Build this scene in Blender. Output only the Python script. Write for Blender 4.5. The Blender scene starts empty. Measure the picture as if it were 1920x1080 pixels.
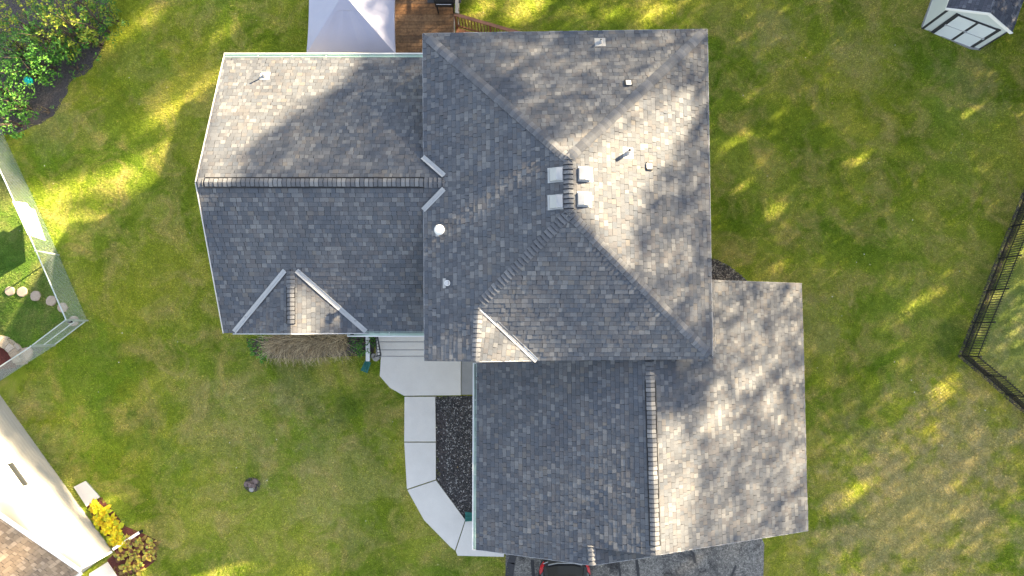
import bpy, bmesh, math, random
import numpy as np
from mathutils import Vector, Matrix, noise
random.seed(7); np.random.seed(7)
R = math.radians
scene = bpy.context.scene
COL = scene.collection

# ------------------------------------------------------------------ camera
H, F, TAU = 26.5, 1280.0, R(3.8)
cam = bpy.data.objects.new('camera', bpy.data.cameras.new('camera'))
cam.location = (0, 0, H); cam.rotation_euler = (TAU, 0, 0)
cam.data.sensor_width = 36; cam.data.lens = 36*F/1920
cam.data.clip_start = 0.1; cam.data.clip_end = 1000
COL.objects.link(cam); scene.camera = cam

# ------------------------------------------------------------------ light
SUN_A, SUN_E = R(35), R(22)
SUN = Vector((math.cos(SUN_E)*math.cos(SUN_A), math.cos(SUN_E)*math.sin(SUN_A), math.sin(SUN_E)))
world = bpy.data.worlds.new('World'); scene.world = world; world.use_nodes = True
wn = world.node_tree
sky = wn.nodes.new('ShaderNodeTexSky'); sky.sky_type = 'NISHITA'; sky.sun_disc = False
sky.sun_elevation = SUN_E; sky.sun_rotation = R(90)-SUN_A
sky.air_density = 1.0; sky.dust_density = 1.0; sky.ozone_density = 1.0
hs = wn.nodes.new('ShaderNodeHueSaturation'); hs.inputs['Saturation'].default_value = .55
wn.links.new(sky.outputs[0], hs.inputs['Color']); wn.links.new(hs.outputs[0], wn.nodes['Background'].inputs[0])
wn.nodes['Background'].inputs[1].default_value = 0.06
sl = bpy.data.lights.new('sun', 'SUN'); sl.energy = 5.0; sl.angle = R(0.8); sl.color = (1, .79, .50)
so = bpy.data.objects.new('sun', sl); so.rotation_euler = SUN.to_track_quat('Z', 'Y').to_euler(); COL.objects.link(so)
scene.view_settings.view_transform = 'Standard'; scene.view_settings.look = 'None'
scene.view_settings.gamma = 1; scene.view_settings.exposure = 3.35
try:
    scene.cycles.max_bounces = 6; scene.cycles.transparent_max_bounces = 6
except Exception: pass

# ------------------------------------------------------------------ surveying: photo measurements to points in the place
def ray(px, py):
    x = (px-960)/F; y = (540-py)/F
    return Vector((x, y*math.cos(TAU)+math.sin(TAU), y*math.sin(TAU)-math.cos(TAU)))
def P(px, py, z=0.0):
    d = ray(px, py); t = (z-H)/d.z
    return Vector((d.x*t, d.y*t, z))
class Plane:
    def __init__(s, a, b, c):
        s.o = Vector(a); n = (Vector(b)-s.o).cross(Vector(c)-s.o).normalized()
        if n.z < -1e-6: n = -n
        s.n = n
    def X(s, px, py):
        d = ray(px, py); o = Vector((0, 0, H))
        return o + d*((s.o-o).dot(s.n)/d.dot(s.n))
    def z(s, x, y): return s.o.z - ((x-s.o.x)*s.n.x+(y-s.o.y)*s.n.y)/s.n.z

# ------------------------------------------------------------------ materials
MATS = {}
def newmat(name, rough=.8, spec=.3):
    m = bpy.data.materials.new(name); m.use_nodes = True
    nt = m.node_tree; b = nt.nodes['Principled BSDF']
    b.inputs['Roughness'].default_value = rough
    b.inputs['Specular IOR Level'].default_value = spec
    MATS[name] = m
    return m, nt, b
def N(nt, t, **kw):
    n = nt.nodes.new(t)
    for k, v in kw.items():
        if hasattr(n, k): setattr(n, k, v)
        else: n.inputs[k].default_value = v
    return n
def ramp(nt, src, stops, interp='LINEAR'):
    r = nt.nodes.new('ShaderNodeValToRGB'); cr = r.color_ramp; cr.interpolation = interp
    while len(cr.elements) < len(stops): cr.elements.new(0.5)
    for e, (p, c) in zip(cr.elements, stops):
        e.position = p; e.color = (c[0], c[1], c[2], 1)
    nt.links.new(src, r.inputs[0]); return r.outputs[0]
def mix(nt, f, a, b, mode='MIX'):
    m = nt.nodes.new('ShaderNodeMix'); m.data_type = 'RGBA'; m.blend_type = mode
    for sock, v in ((m.inputs[0], f), (m.inputs[6], a), (m.inputs[7], b)):
        if isinstance(v, (int, float)): sock.default_value = v
        elif isinstance(v, tuple): sock.default_value = (*v[:3], 1)
        else: nt.links.new(v, sock)
    return m.outputs[2]
def pos(nt):
    return nt.nodes.new('ShaderNodeNewGeometry').outputs['Position']
def nz(nt, scale, detail=4, rough=.55, vec=None, dist=0):
    n = N(nt, 'ShaderNodeTexNoise'); n.inputs['Scale'].default_value = scale
    n.inputs['Detail'].default_value = detail; n.inputs['Roughness'].default_value = rough
    n.inputs['Distortion'].default_value = dist
    nt.links.new(vec if vec is not None else pos(nt), n.inputs['Vector'])
    return n.outputs[0]
def bump(nt, b, h, strength=.5, dist=.02):
    n = N(nt, 'ShaderNodeBump'); n.inputs['Strength'].default_value = strength; n.inputs['Distance'].default_value = dist
    nt.links.new(h, n.inputs['Height']); nt.links.new(n.outputs[0], b.inputs['Normal'])
def plain(name, col, rough=.6, var=.12, scale=3, spec=.3, metal=0, bmp=0):
    m, nt, b = newmat(name, rough, spec)
    c = ramp(nt, nz(nt, scale, 6, .65), [(.3, tuple(x*(1-var) for x in col)), (.7, tuple(min(1, x*(1+var)) for x in col))])
    nt.links.new(c, b.inputs['Base Color']); b.inputs['Metallic'].default_value = metal
    if bmp: bump(nt, b, nz(nt, 60, 4), bmp, .01)
    return m
def island(name, stops, rough=.9, spec=.15, grain=.35, grain_scale=160, big=None, bmp=.0, transl=0, interp='CONSTANT'):
    m, nt, b = newmat(name, rough, spec)
    g = nt.nodes.new('ShaderNodeNewGeometry')
    c = ramp(nt, g.outputs['Random Per Island'], stops, interp)
    if grain:
        gr = ramp(nt, nz(nt, grain_scale, 3, .7), [(.3, (1-grain,)*3), (.7, (1+grain,)*3)])
        c = mix(nt, 1.0, c, gr, 'MULTIPLY')
    if big:
        bg = ramp(nt, nz(nt, big[0], 4, .6), [(.35, big[1]), (.65, big[2])])
        c = mix(nt, 1.0, c, bg, 'MULTIPLY')
    nt.links.new(c, b.inputs['Base Color'])
    if bmp: bump(nt, b, nz(nt, 220, 2), bmp, .004)
    if transl:
        t = nt.nodes.new('ShaderNodeBsdfTranslucent'); nt.links.new(c, t.inputs[0])
        ms = nt.nodes.new('ShaderNodeMixShader'); ms.inputs[0].default_value = transl
        nt.links.new(b.outputs[0], ms.inputs[1]); nt.links.new(t.outputs[0], ms.inputs[2])
        nt.links.new(ms.outputs[0], nt.nodes['Material Output'].inputs[0])
    return m

SH = [(0, (.074, .080, .092)), (.2, (.086, .092, .104)), (.38, (.078, .087, .103)), (.52, (.095, .096, .103)), (.64, (.083, .084, .092)),
      (.72, (.102, .108, .120)), (.84, (.119, .124, .133)), (.93, (.136, .140, .147)), (.975, (.112, .109, .108))]
island('shingle', SH, grain=.3, grain_scale=120, big=(.5, (.86, .88, .92), (1.1, 1.08, 1.05)), bmp=.3)
plain('shingle_shadow_line', (.022, .024, .028), .95)  # dark printed band; also paints shade on butts and in cap gaps
island('cap_shingle', [(0, (.095, .10, .112)), (.35, (.125, .13, .142)), (.6, (.108, .114, .126)), (.8, (.16, .164, .172))], grain=.3, grain_scale=120, bmp=.3)
plain('roof_underlay', (.035, .035, .04), .95)
plain('felt', (.12, .12, .13), .95)
plain('vent_black', (.02, .02, .022), .7)
plain('white_metal', (.55, .56, .56), .45, .04)
plain('fascia', (.45, .44, .42), .5, .05)
plain('gutter_green', (.42, .55, .47), .5, .10)
plain('flashing', (.30, .31, .32), .45, .10, 2, .5)
plain('flashing_dark', (.36, .37, .39), .5, .12)
plain('siding', (.66, .62, .54), .7, .05)
plain('cream_siding', (.34, .315, .275), .7, .03, .6)
plain('glass', (.03, .035, .04), .12, .1, 1, .6)
plain('screen_glass', (.018, .02, .022), .35, .1, 1, .5)
plain('pvc', (.3, .3, .3), .5, .06)
plain('hole', (.008, .008, .008), .9)
plain('boot', (.38, .39, .4), .6)
m, nt, b = newmat('concrete', .85, .2)
c = ramp(nt, nz(nt, 1.2, 6, .7), [(.3, (.48, .455, .42)), (.7, (.60, .575, .535))])
c = mix(nt, .5, c, ramp(nt, nz(nt, 45, 5, .8), [(.3, (.44, .42, .39)), (.7, (.66, .635, .60))]))
nt.links.new(c, b.inputs['Base Color']); bump(nt, b, nz(nt, 90, 4), .25, .004)
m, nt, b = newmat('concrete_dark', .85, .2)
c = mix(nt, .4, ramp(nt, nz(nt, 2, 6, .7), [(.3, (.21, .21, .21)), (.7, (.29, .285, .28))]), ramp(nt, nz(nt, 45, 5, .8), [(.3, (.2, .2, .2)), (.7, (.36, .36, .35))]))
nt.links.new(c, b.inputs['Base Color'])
m, nt, b = newmat('asphalt', .92, .2)
c = ramp(nt, nz(nt, 16, 9, .9), [(.38, (.05, .05, .053)), (.5, (.15, .147, .142)), (.62, (.42, .41, .385))])
c2 = ramp(nt, nz(nt, .9, 5, .6, dist=1.0), [(.38, (.35, .35, .37)), (.52, (1.0, .98, .95))])
nt.links.new(mix(nt, 1.0, c, c2, 'MULTIPLY'), b.inputs['Base Color']); bump(nt, b, nz(nt, 60, 5, .8), .6, .01)
plain('tar', (.04, .04, .043), .55, .2, 8)
m, nt, b = newmat('soil', .95, .1)
c = ramp(nt, nz(nt, 14, 8, .8), [(.3, (.035, .032, .034)), (.55, (.088, .078, .078)), (.75, (.20, .17, .15))])
nt.links.new(c, b.inputs['Base Color']); bump(nt, b, nz(nt, 18, 8, .8), 1, .05)
m, nt, b = newmat('mulch', .95, .1)
c = ramp(nt, nz(nt, 30, 8, .8), [(.3, (.05, .018, .015)), (.6, (.16, .055, .045)), (.8, (.32, .2, .16))])
nt.links.new(c, b.inputs['Base Color']); bump(nt, b, nz(nt, 30, 8, .8), 1, .04)

def lawn_colour(nt, cols, dry):
    """cols: deep, mid, light green; dry: straw colour mixed in patches"""
    a = nz(nt, .35, 6, .6, dist=.6)
    c = ramp(nt, a, [(.34, cols[0]), (.49, cols[1]), (.62, cols[2])])
    c = mix(nt, 1, c, ramp(nt, nz(nt, .16, 3, .5), [(.35, (.80, .92, .9)), (.65, (1.18, 1.08, 1.0))]), 'MULTIPLY')
    d = ramp(nt, nz(nt, .8, 7, .68, dist=.8), [(.46, (0, 0, 0)), (.66, (1, 1, 1))])
    dm = nt.nodes.new('ShaderNodeMath'); dm.operation = 'MULTIPLY'; dm.inputs[1].default_value = .75
    nt.links.new(d, dm.inputs[0])
    c = mix(nt, dm.outputs[0], c, dry)
    for px, py, r, col, k in PATCH:
        q = P(px, py); w = nt.nodes.new('ShaderNodeVectorMath'); w.operation = 'DISTANCE'; w.inputs[1].default_value = q
        nt.links.new(pos(nt), w.inputs[0])
        ad = nt.nodes.new('ShaderNodeMath'); ad.operation = 'MULTIPLY_ADD'; ad.inputs[1].default_value = -4.0*r/48; ad.inputs[2].default_value = 2.0*r/48
        nt.links.new(nz(nt, 1.1, 5, .65), ad.inputs[0])
        a2 = nt.nodes.new('ShaderNodeMath'); a2.operation = 'ADD'; nt.links.new(w.outputs['Value'], a2.inputs[0]); nt.links.new(ad.outputs[0], a2.inputs[1])
        mr = nt.nodes.new('ShaderNodeMapRange'); mr.interpolation_type = 'SMOOTHSTEP'
        mr.inputs[1].default_value = r*1.25/48; mr.inputs[2].default_value = r*.3/48; mr.inputs[3].default_value = 0; mr.inputs[4].default_value = k
        nt.links.new(a2.outputs[0], mr.inputs[0]); c = mix(nt, mr.outputs[0], c, col)
    return c
TAN_, GRN_, DEEP_ = (.42, .36, .18), (.15, .26, .02), (.085, .15, .02)
PATCH = [(1720, 960, 190, TAN_, .75), (1820, 820, 110, TAN_, .6), (1560, 1040, 50, TAN_, .3), (1650, 900, 40, TAN_, .5), (60, 760, 45, TAN_, .5), (110, 830, 40, TAN_, .35),  # lower-right tan: dry grass, strengthened to stand in for partial sunlight
         (150, 700, 110, GRN_, .6), (190, 820, 70, GRN_, .45), (430, 800, 110, TAN_, .3), (640, 900, 110, TAN_, .35), (560, 740, 60, TAN_, .35), (660, 765, 36, DEEP_, .6), (265, 800, 50, DEEP_, .35),
         (320, 870, 60, GRN_, .35), (250, 120, 80, GRN_, .4), (80, 280, 60, GRN_, .6), (1440, 60, 60, TAN_, .4), (1620, 110, 70, TAN_, .3), (1830, 150, 70, TAN_, .3), (1700, 560, 60, GRN_, .35),
         (1790, 640, 40, DEEP_, .7), (1850, 520, 30, DEEP_, .5), (1600, 780, 50, DEEP_, .35), (1530, 620, 60, TAN_, .35), (100, 240, 50, TAN_, .3), (1800, 320, 50, GRN_, .35), (560, 690, 40, DEEP_, .3), (700, 1050, 60, DEEP_, .3)]
LAWNS = {'grass': (((.150, .215, .016), (.228, .288, .030), (.315, .345, .055)), (.44, .37, .13)),
         'grass_left': (((.075, .155, .022), (.105, .19, .030), (.145, .225, .042)), (.22, .23, .08)),
         'grass_right': (((.22, .28, .065), (.26, .31, .080), (.30, .34, .10)), (.38, .36, .17))}
for nm, (cols, dry) in LAWNS.items():
    m, nt, b = newmat(nm+'_ground', .95, .1)
    c = lawn_colour(nt, cols, dry)
    f = ramp(nt, nz(nt, 26, 6, .8), [(.3, (.45, .42, .4)), (.55, (.85, .85, .8)), (.75, (1.25, 1.2, 1.1))])
    nt.links.new(mix(nt, 1, c, f, 'MULTIPLY'), b.inputs['Base Color']); bump(nt, b, nz(nt, 26, 6, .8), .8, .04)
    m, nt, b = newmat(nm+'_blade', .75, .2)
    c = lawn_colour(nt, cols, dry)
    oi = nt.nodes.new('ShaderNodeObjectInfo'); g = nt.nodes.new('ShaderNodeNewGeometry')
    v = ramp(nt, g.outputs['Random Per Island'], [(0, (.6, .65, .5)), (.5, (1.15, 1.15, 1.05)), (.85, (1.6, 1.5, 1.4)), (1, (2.4, 2.1, 2.2))])
    v2 = ramp(nt, oi.outputs['Random'], [(0, (.75, .8, .75)), (1, (1.25, 1.2, 1.2))])
    c = mix(nt, 1, mix(nt, 1, c, v, 'MULTIPLY'), v2, 'MULTIPLY')
    nt.links.new(c, b.inputs['Base Color'])
    t = nt.nodes.new('ShaderNodeBsdfTranslucent'); nt.links.new(c, t.inputs[0])
    ms = nt.nodes.new('ShaderNodeMixShader'); ms.inputs[0].default_value = .3
    nt.links.new(b.outputs[0], ms.inputs[1]); nt.links.new(t.outputs[0], ms.inputs[2])
    nt.links.new(ms.outputs[0], nt.nodes['Material Output'].inputs[0])
LEAFSTOPS = lambda cols: [(i/len(cols), c) for i, c in enumerate(cols)]
island('leaf_green', LEAFSTOPS([(0.057, 0.178, 0.023), (0.085, 0.251, 0.030), (0.133, 0.334, 0.042), (0.048, 0.146, 0.027), (0.190, 0.397, 0.057)]), .6, .3, grain=0, transl=.35)
island('leaf_dark', LEAFSTOPS([(0.036, 0.104, 0.022), (0.063, 0.170, 0.032), (0.090, 0.227, 0.036), (0.054, 0.142, 0.027)]), .6, .3, grain=0, transl=.3)
island('leaf_sunlit_yellow', LEAFSTOPS([(0.150, 0.220, 0.025), (0.225, 0.275, 0.031), (0.312, 0.344, 0.037), (0.112, 0.193, 0.025)]), .6, .3, grain=0, transl=.35)  # yellow-green tint paints sunlight into the leaves of the lit bushes
island('hosta_yellow', LEAFSTOPS([(0.659, 0.555, 0.021), (0.744, 0.660, 0.021), (0.531, 0.370, 0.016), (0.701, 0.501, 0.021), (0.479, 0.528, 0.031)]), .6, .3, grain=0, transl=.35)
island('hosta_mixed', LEAFSTOPS([(0.420, 0.382, 0.056), (0.504, 0.397, 0.070), (0.308, 0.206, 0.056), (0.280, 0.367, 0.070), (0.588, 0.441, 0.084), (0.168, 0.073, 0.042)]), .6, .3, grain=0, transl=.3)
island('straw', LEAFSTOPS([(0.375, 0.300, 0.188), (0.525, 0.425, 0.275), (0.275, 0.213, 0.138), (0.625, 0.512, 0.338), (0.200, 0.163, 0.112)]), .8, .2, grain=0, transl=.2)
island('pebble', LEAFSTOPS([(.03, .03, .032), (.05, .05, .055), (.025, .025, .028), (.07, .065, .065), (.04, .04, .045), (.12, .11, .105), (.34, .33, .32)]), .6, .4, grain=0)
island('pebble_tan', LEAFSTOPS([(.10, .09, .08), (.2, .17, .14), (.06, .05, .05), (.3, .27, .23)]), .7, .3, grain=0)
island('deck_wood', LEAFSTOPS([(.135, .075, .035), (.17, .095, .045), (.105, .06, .03), (.2, .12, .06), (.15, .075, .03)]), .7, .3, grain=.3, grain_scale=12, big=(3, (.75, .72, .7), (1.2, 1.2, 1.2)))
island('deck_red', LEAFSTOPS([(.26, .12, .06), (.32, .15, .08), (.2, .09, .05)]), .7, .3, grain=.25, grain_scale=12)
plain('rail_wood', (.22, .10, .055), .65, .25, 6)
plain('rail_pale', (.42, .36, .28), .7, .2, 6)
plain('bark', (.09, .07, .05), .9, .3, 8, bmp=.6)
plain('canopy_fabric', (.33, .34, .43), .75, .03, .7, .2)
plain('galvanised', (.40, .45, .44), .4, .08, 5, .5, .3)
plain('fence_black', (.018, .018, .02), .5, .1)
plain('white_vinyl', (.8, .78, .75), .5, .02)
island('stone_block', LEAFSTOPS([(.34, .28, .2), (.4, .34, .26), (.28, .23, .17), (.36, .31, .25)]), .9, .1, grain=.3, grain_scale=25)
plain('paver', (.34, .275, .21), .9, .15, 12, bmp=.5)
plain('turquoise', (.01, .55, .50), .4, .2, 12)
plain('splash_green', (.02, .13, .11), .6, .2, 6)
plain('car_paint', (.035, .038, .045), .25, .1, 1, .6, .4)
plain('car_glass', (.008, .01, .014), .08, .1, 1, .6)
plain('tail_red', (.45, .01, .015), .25, .1, 1, .6)
plain('chrome', (.6, .6, .62), .2, .03, 1, .6, .9)
plain('tyre', (.02, .02, .02), .85)
plain('shed_wall', (.55, .58, .56), .6, .04, 1)
plain('shed_door', (.62, .65, .66), .6, .05, 1)
plain('trim_black', (.035, .035, .04), .6)
plain('rock_pale', (.26, .25, .23), .9, .15, 12)
plain('rock_brown', (.16, .12, .11), .9, .35, 20, bmp=.5)
island('shed_shingle', [(0, (.075, .08, .10)), (.3, (.10, .105, .13)), (.6, (.085, .088, .11)), (.8, (.15, .155, .18))], grain=.3, grain_scale=60)
island('tan_shingle', [(0, (.22, .165, .115)), (.3, (.27, .205, .145)), (.55, (.19, .142, .10)), (.75, (.32, .245, .175)), (.9, (.24, .18, .125))], grain=.25, grain_scale=60)
island('fallen_leaf', LEAFSTOPS([(.55, .5, .25), (.6, .58, .45), (.5, .4, .08), (.45, .3, .12)]), .7, .2, grain=0)
island('tree_leaf', LEAFSTOPS([(.05, .10, .02), (.08, .13, .025), (.06, .11, .02), (.10, .15, .03)]), .6, .3, grain=0)

# ------------------------------------------------------------------ mesh builder
ORG = {}
class MB:
    def __init__(s): s.v = []; s.f = []; s.m = []; s.names = []
    def mi(s, mat):
        if mat not in s.names: s.names.append(mat)
        return s.names.index(mat)
    def poly(s, pts, mat):
        n = len(s.v); s.v += [tuple(p) for p in pts]; s.f.append(tuple(range(n, n+len(pts)))); s.m.append(s.mi(mat))
    def faces(s, pts, fs, mat):
        n = len(s.v); k = s.mi(mat); s.v += [tuple(p) for p in pts]
        for f in fs: s.f.append(tuple(n+i for i in f)); s.m.append(k)
    def box(s, c, size, mat, ax=None):
        """box centred at c; ax = three unit axes"""
        c = Vector(c); ax = ax or (Vector((1, 0, 0)), Vector((0, 1, 0)), Vector((0, 0, 1)))
        e = [Vector(a)*(d/2) for a, d in zip(ax, size)]
        pts = [c+e[0]*i+e[1]*j+e[2]*k for k in (-1, 1) for j in (-1, 1) for i in (-1, 1)]
        s.faces(pts, [(0, 2, 3, 1), (4, 5, 7, 6), (0, 1, 5, 4), (2, 6, 7, 3), (0, 4, 6, 2), (1, 3, 7, 5)], mat)
    def bar(s, a, b, w, h, mat, up=(0, 0, 1)):
        a = Vector(a); b = Vector(b); d = b-a; L = d.length; d.normalize()
        side = Vector(up).cross(d)
        if side.length < 1e-4: side = Vector((1, 0, 0)).cross(d)
        side.normalize(); u = d.cross(side)
        s.box((a+b)/2, (L, w, h), mat, (d, side, u))
    def tube(s, pts, rad, mat, n=8, cap=True):
        pts = [Vector(p) for p in pts]
        if not isinstance(rad, (list, tuple)): rad = [rad]*len(pts)
        vs = []; prev = None
        for i, p in enumerate(pts):
            d = (pts[min(i+1, len(pts)-1)]-pts[max(i-1, 0)]).normalized()
            x = d.orthogonal().normalized() if prev is None else (prev-d*prev.dot(d)).normalized()
            prev = x; y = d.cross(x)
            vs += [p+(x*math.cos(t)+y*math.sin(t))*rad[i] for t in [2*math.pi*k/n for k in range(n)]]
        fs = [(i*n+k, i*n+(k+1) % n, (i+1)*n+(k+1) % n, (i+1)*n+k) for i in range(len(pts)-1) for k in range(n)]
        if cap: fs += [tuple(range(n))[::-1], tuple((len(pts)-1)*n+k for k in range(n))]
        s.faces(vs, fs, mat)
    def slab(s, top, down, mat_top, mat_side=None, vec=None):
        top = [Vector(p) for p in top]; v = Vector(vec) if vec else Vector((0, 0, -down))
        n = len(top); bot = [p+v for p in top]
        s.faces(top, [tuple(range(n))], mat_top)
        s.faces(bot, [tuple(range(n))[::-1]], mat_side or mat_top)
        for i in range(n):
            j = (i+1) % n
            s.faces([top[i], bot[i], bot[j], top[j]], [(0, 1, 2, 3)], mat_side or mat_top)
    def build(s, name, parent=None, smooth=False, loc=None, fix=False):
        org = Vector(loc) if loc is not None else (ORG.get(parent.name, Vector()) if parent else Vector())
        me = bpy.data.meshes.new(name)
        me.from_pydata([tuple(Vector(p)-org) for p in s.v] if org.length else s.v, [], s.f)
        for n in s.names: me.materials.append(MATS[n])
        me.polygons.foreach_set('material_index', s.m)
        if smooth: me.polygons.foreach_set('use_smooth', [True]*len(s.f))
        if fix:
            bm = bmesh.new(); bm.from_mesh(me); bmesh.ops.recalc_face_normals(bm, faces=bm.faces); bm.to_mesh(me); bm.free()
        me.update()
        o = bpy.data.objects.new(name, me); COL.objects.link(o)
        if parent: o.parent = parent
        else: o.location = org
        ORG[o.name] = org
        return o
def tag(o, label=None, cat=None, group=None, kind=None):
    for k, v in (('label', label), ('category', cat), ('group', group), ('kind', kind)):
        if v: o[k] = v
    return o
def thing(name, loc, label, cat, group=None):
    o = bpy.data.objects.new(name, None); o.location = loc; o.empty_display_size = .3
    COL.objects.link(o); ORG[o.name] = Vector(loc)
    return tag(o, label, cat, group)
def struct(mb, name, **kw): return tag(mb.build(name, **kw), kind='structure')
def copytree(o, loc, label, rz=None):
    c = o.copy(); COL.objects.link(c); c.location = loc
    if rz is not None: c.rotation_euler = (0, 0, rz)
    c['label'] = label
    def rec(a, b):
        for ch in a.children:
            d = ch.copy(); COL.objects.link(d); d.parent = b; rec(ch, d)
    rec(o, c); return c
def inpoly(x, y, poly):
    c = False; n = len(poly)
    for i in range(n):
        x1, y1 = poly[i][0], poly[i][1]; x2, y2 = poly[i-1][0], poly[i-1][1]
        if (y1 > y) != (y2 > y) and x < (x2-x1)*(y-y1)/(y2-y1)+x1: c = not c
    return c
def clip(sub, cl):
    """Sutherland-Hodgman; cl convex CCW; points carry a third value"""
    out = sub
    for i in range(len(cl)):
        a, b2 = cl[i-1], cl[i]; inp = out; out = []
        if not inp: break
        ex, ey = b2[0]-a[0], b2[1]-a[1]
        side = lambda p: ex*(p[1]-a[1])-ey*(p[0]-a[0])
        for j in range(len(inp)):
            p, q = inp[j-1], inp[j]; sp, sq = side(p), side(q)
            if (sp >= 0) != (sq >= 0):
                t = sp/(sp-sq); out.append(tuple(p[k]+(q[k]-p[k])*t for k in range(3)))
            if sq >= 0: out.append(q)
    return out

# ------------------------------------------------------------------ shingled roofs
def shingle(mb, pl, pts, mat='shingle', exp=.1435, wmin=.095, wmax=.21, thick=.0105):
    n = pl.n; up = Vector((0, 0, 1))-n*n.z; up.normalize(); al = up.cross(n)  # al horizontal
    o = pl.o
    poly = [((p-o).dot(al), (p-o).dot(up)) for p in pts]
    ar = sum(poly[i-1][0]*poly[i][1]-poly[i][0]*poly[i-1][1] for i in range(len(poly)))
    if ar < 0: poly.reverse()
    s0 = min(p[0] for p in poly); s1 = max(p[0] for p in poly); t0 = min(p[1] for p in poly); t1 = max(p[1] for p in poly)
    W = lambda s, t, h: o+al*s+up*t+n*h
    t = t0-.003; row = 0
    while t < t1:
        s = s0-random.random()*.3
        while s < s1:
            w = random.uniform(wmin, wmax); w = min(w, wmax)
            tooth = random.random() < .5
            hb = thick*(random.uniform(1.5, 2.3) if tooth else random.uniform(.8, 1.2)); ht = hb*.62
            sk = random.uniform(-.012, .012)
            q = [(s+.002, t+.004, hb), (s+w-.002, t+.004, hb), (s+w-.002+sk, t+exp-.002, ht), (s+.002+sk, t+exp-.002, ht)]
            c = clip(q, poly)
            if len(c) >= 3:
                k = len(c); vs = [W(*p) for p in c]+[W(p[0], p[1], -.004) for p in c]
                mb.faces(vs, [tuple(range(k))], mat)
                mb.faces(vs, [((i+1) % k, i, k+i, k+(i+1) % k) for i in range(k)], 'shingle_shadow_line')
            s += w
        t += exp; row += 1
def caps(mb, A, B, n1, n2, w=.155, exp=.14, lift=.016, butt=.045, mat='cap_shingle', jit=.006):
    """overlapping cap shingles from A (lower) to B (upper); n1, n2 the normals of the two slopes"""
    A = Vector(A); B = Vector(B); d = (B-A); L = d.length; d.normalize()
    avg = (n1+n2).normalized()
    d1 = n1.cross(d); d1 = d1 if d1.dot(n2) < 0 else -d1
    d2 = n2.cross(d); d2 = d2 if d2.dot(n1) < 0 else -d2
    mb.faces([A+d1*(w-.01)+avg*.008, A+avg*.008, A+d2*(w-.01)+avg*.008, B+d1*(w-.01)+avg*.008, B+avg*.008, B+d2*(w-.01)+avg*.008], [(0, 1, 4, 3), (1, 2, 5, 4)], 'shingle_shadow_line')  # dark strip drawing the shadow gaps between caps
    s = 0.0
    while s < L:
        j = random.uniform(-jit, jit); ww = w+random.uniform(-.006, .006)
        prof = [d1*ww, d1*(ww*.45)+avg*.006, avg*.004, d2*(ww*.45)+avg*.006, d2*ww]
        e = min(s+exp-.013, L+.02)
        off = avg.cross(d)*j
        a = [A+d*(s+.012)+p+avg*(lift+butt)+off for p in prof]; b2 = [A+d*e+p+avg*(lift)+off for p in prof]
        base = [A+d*s+p+avg*.0+off for p in prof]
        mb.faces(a+b2, [(i, i+1, 6+i, 5+i) for i in range(4)], mat)
        mb.faces(a+b2+base, [(10+i, 11+i, i+1, i) for i in range(4)]+[(0, 5, 10), (9, 4, 14)], 'shingle_shadow_line')
        s += exp
def deck_slab(mb, pts, th=.16, top='roof_underlay', side='flashing_dark'):
    mb.slab([Vector(p)-Vector((0, 0, .004)) for p in pts], th, top, side)

ze, zr = 5.5, 7.3
R1, R2 = P(1065, 298, zr), P(1067, 400, zr)
MW = Plane(P(793, 63, ze), R1, R2); ME = Plane(P(1326, 55, ze), R1, R2)
MN = Plane(P(793, 63, ze), P(1326, 55, ze), R1)
se = ME.X(1336, 673); MS = Plane(se, se-Vector((3, 0, 0)), R2)
NW_, NE_ = P(793, 63, ze), P(1326, 55, ze); SW_ = MW.X(796, 677)
gA = MW.X(897, 573); gB = MW.X(892, 678); gC = MS.X(1006, 676)
GS = Plane(gA, gB, gC)
zw, zE = 5.8, 3.7
wa, wb = P(368, 342, zw), P(850, 342, zw)
WN = Plane(P(422, 103, zE), P(793, 103, zE), wa); WS = Plane(P(420, 625, zE), P(793, 625, zE), wa)
cr_n = P(545, 503, WS.X(545, 503).z); czr = cr_n.z; cr_s = P(545, 625, czr)
CW = Plane(cr_n, cr_s, WS.X(437, 625)); CE = Plane(cr_n, cr_s, WS.X(690, 624))
zg, zG = 5.3, 3.0
ga, gb = P(1218, 672, zg), P(1229, 1041, zg)
GW = Plane(P(891, 680, zG), P(892, 1028, zG), ga); GE = Plane(P(1515, 995, zG), ga, gb)
bA = GW.X(1109, 1024); bB = GW.X(1111, 1060)
BE = Plane(bA, bB, Vector((bB.x+2, bB.y, bB.z-.84)))

house = thing('house', (1.5, 1.0, 0), 'large house with grey shingled hip and gable roofs and an attached garage, in the middle', 'house')
Zv = Vector((0, 0, 1))
def outset(a, b, c, k): return a
# main roof
mw1 = [NW_, R1, R2, MW.X(898, 573), MW.X(795.5, 573)]
mw2 = [MW.X(795.5, 573), gA, gB, SW_]
me_ = [NE_, R1, R2, ME.X(1336, 673)]
mn_ = [NW_, NE_, R1]
ms1 = [R2, MS.X(1336, 673), MS.X(1006, 676)]; ms2 = [R2, MS.X(1006, 676), gA]
rb = MB()
for p in (mw1, mw2, me_, mn_, ms1, ms2, [gA, gB, gC]): deck_slab(rb, p)
for pl, p in ((MW, mw1), (MW, mw2), (ME, me_), (MN, mn_), (MS, ms1), (MS, ms2), (GS, [gA, gB, gC])): shingle(rb, pl, p)
roof_main = rb.build('hip_roof', house)
for A, B, a, b2 in ((NW_, R1, MW.n, MN.n), (NE_, R1, MN.n, ME.n), (ME.X(1335, 670), R2, MS.n, ME.n), (gA, R2, MW.n, MS.n)):
    hc = MB(); caps(hc, A+(B-A).normalized()*.14, B, a, b2, w=.155); hc.build('ridge_cap', roof_main)
hc = MB(); caps(hc, R2, R1, MW.n, ME.n); hc.build('ridge_cap', roof_main)
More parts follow.
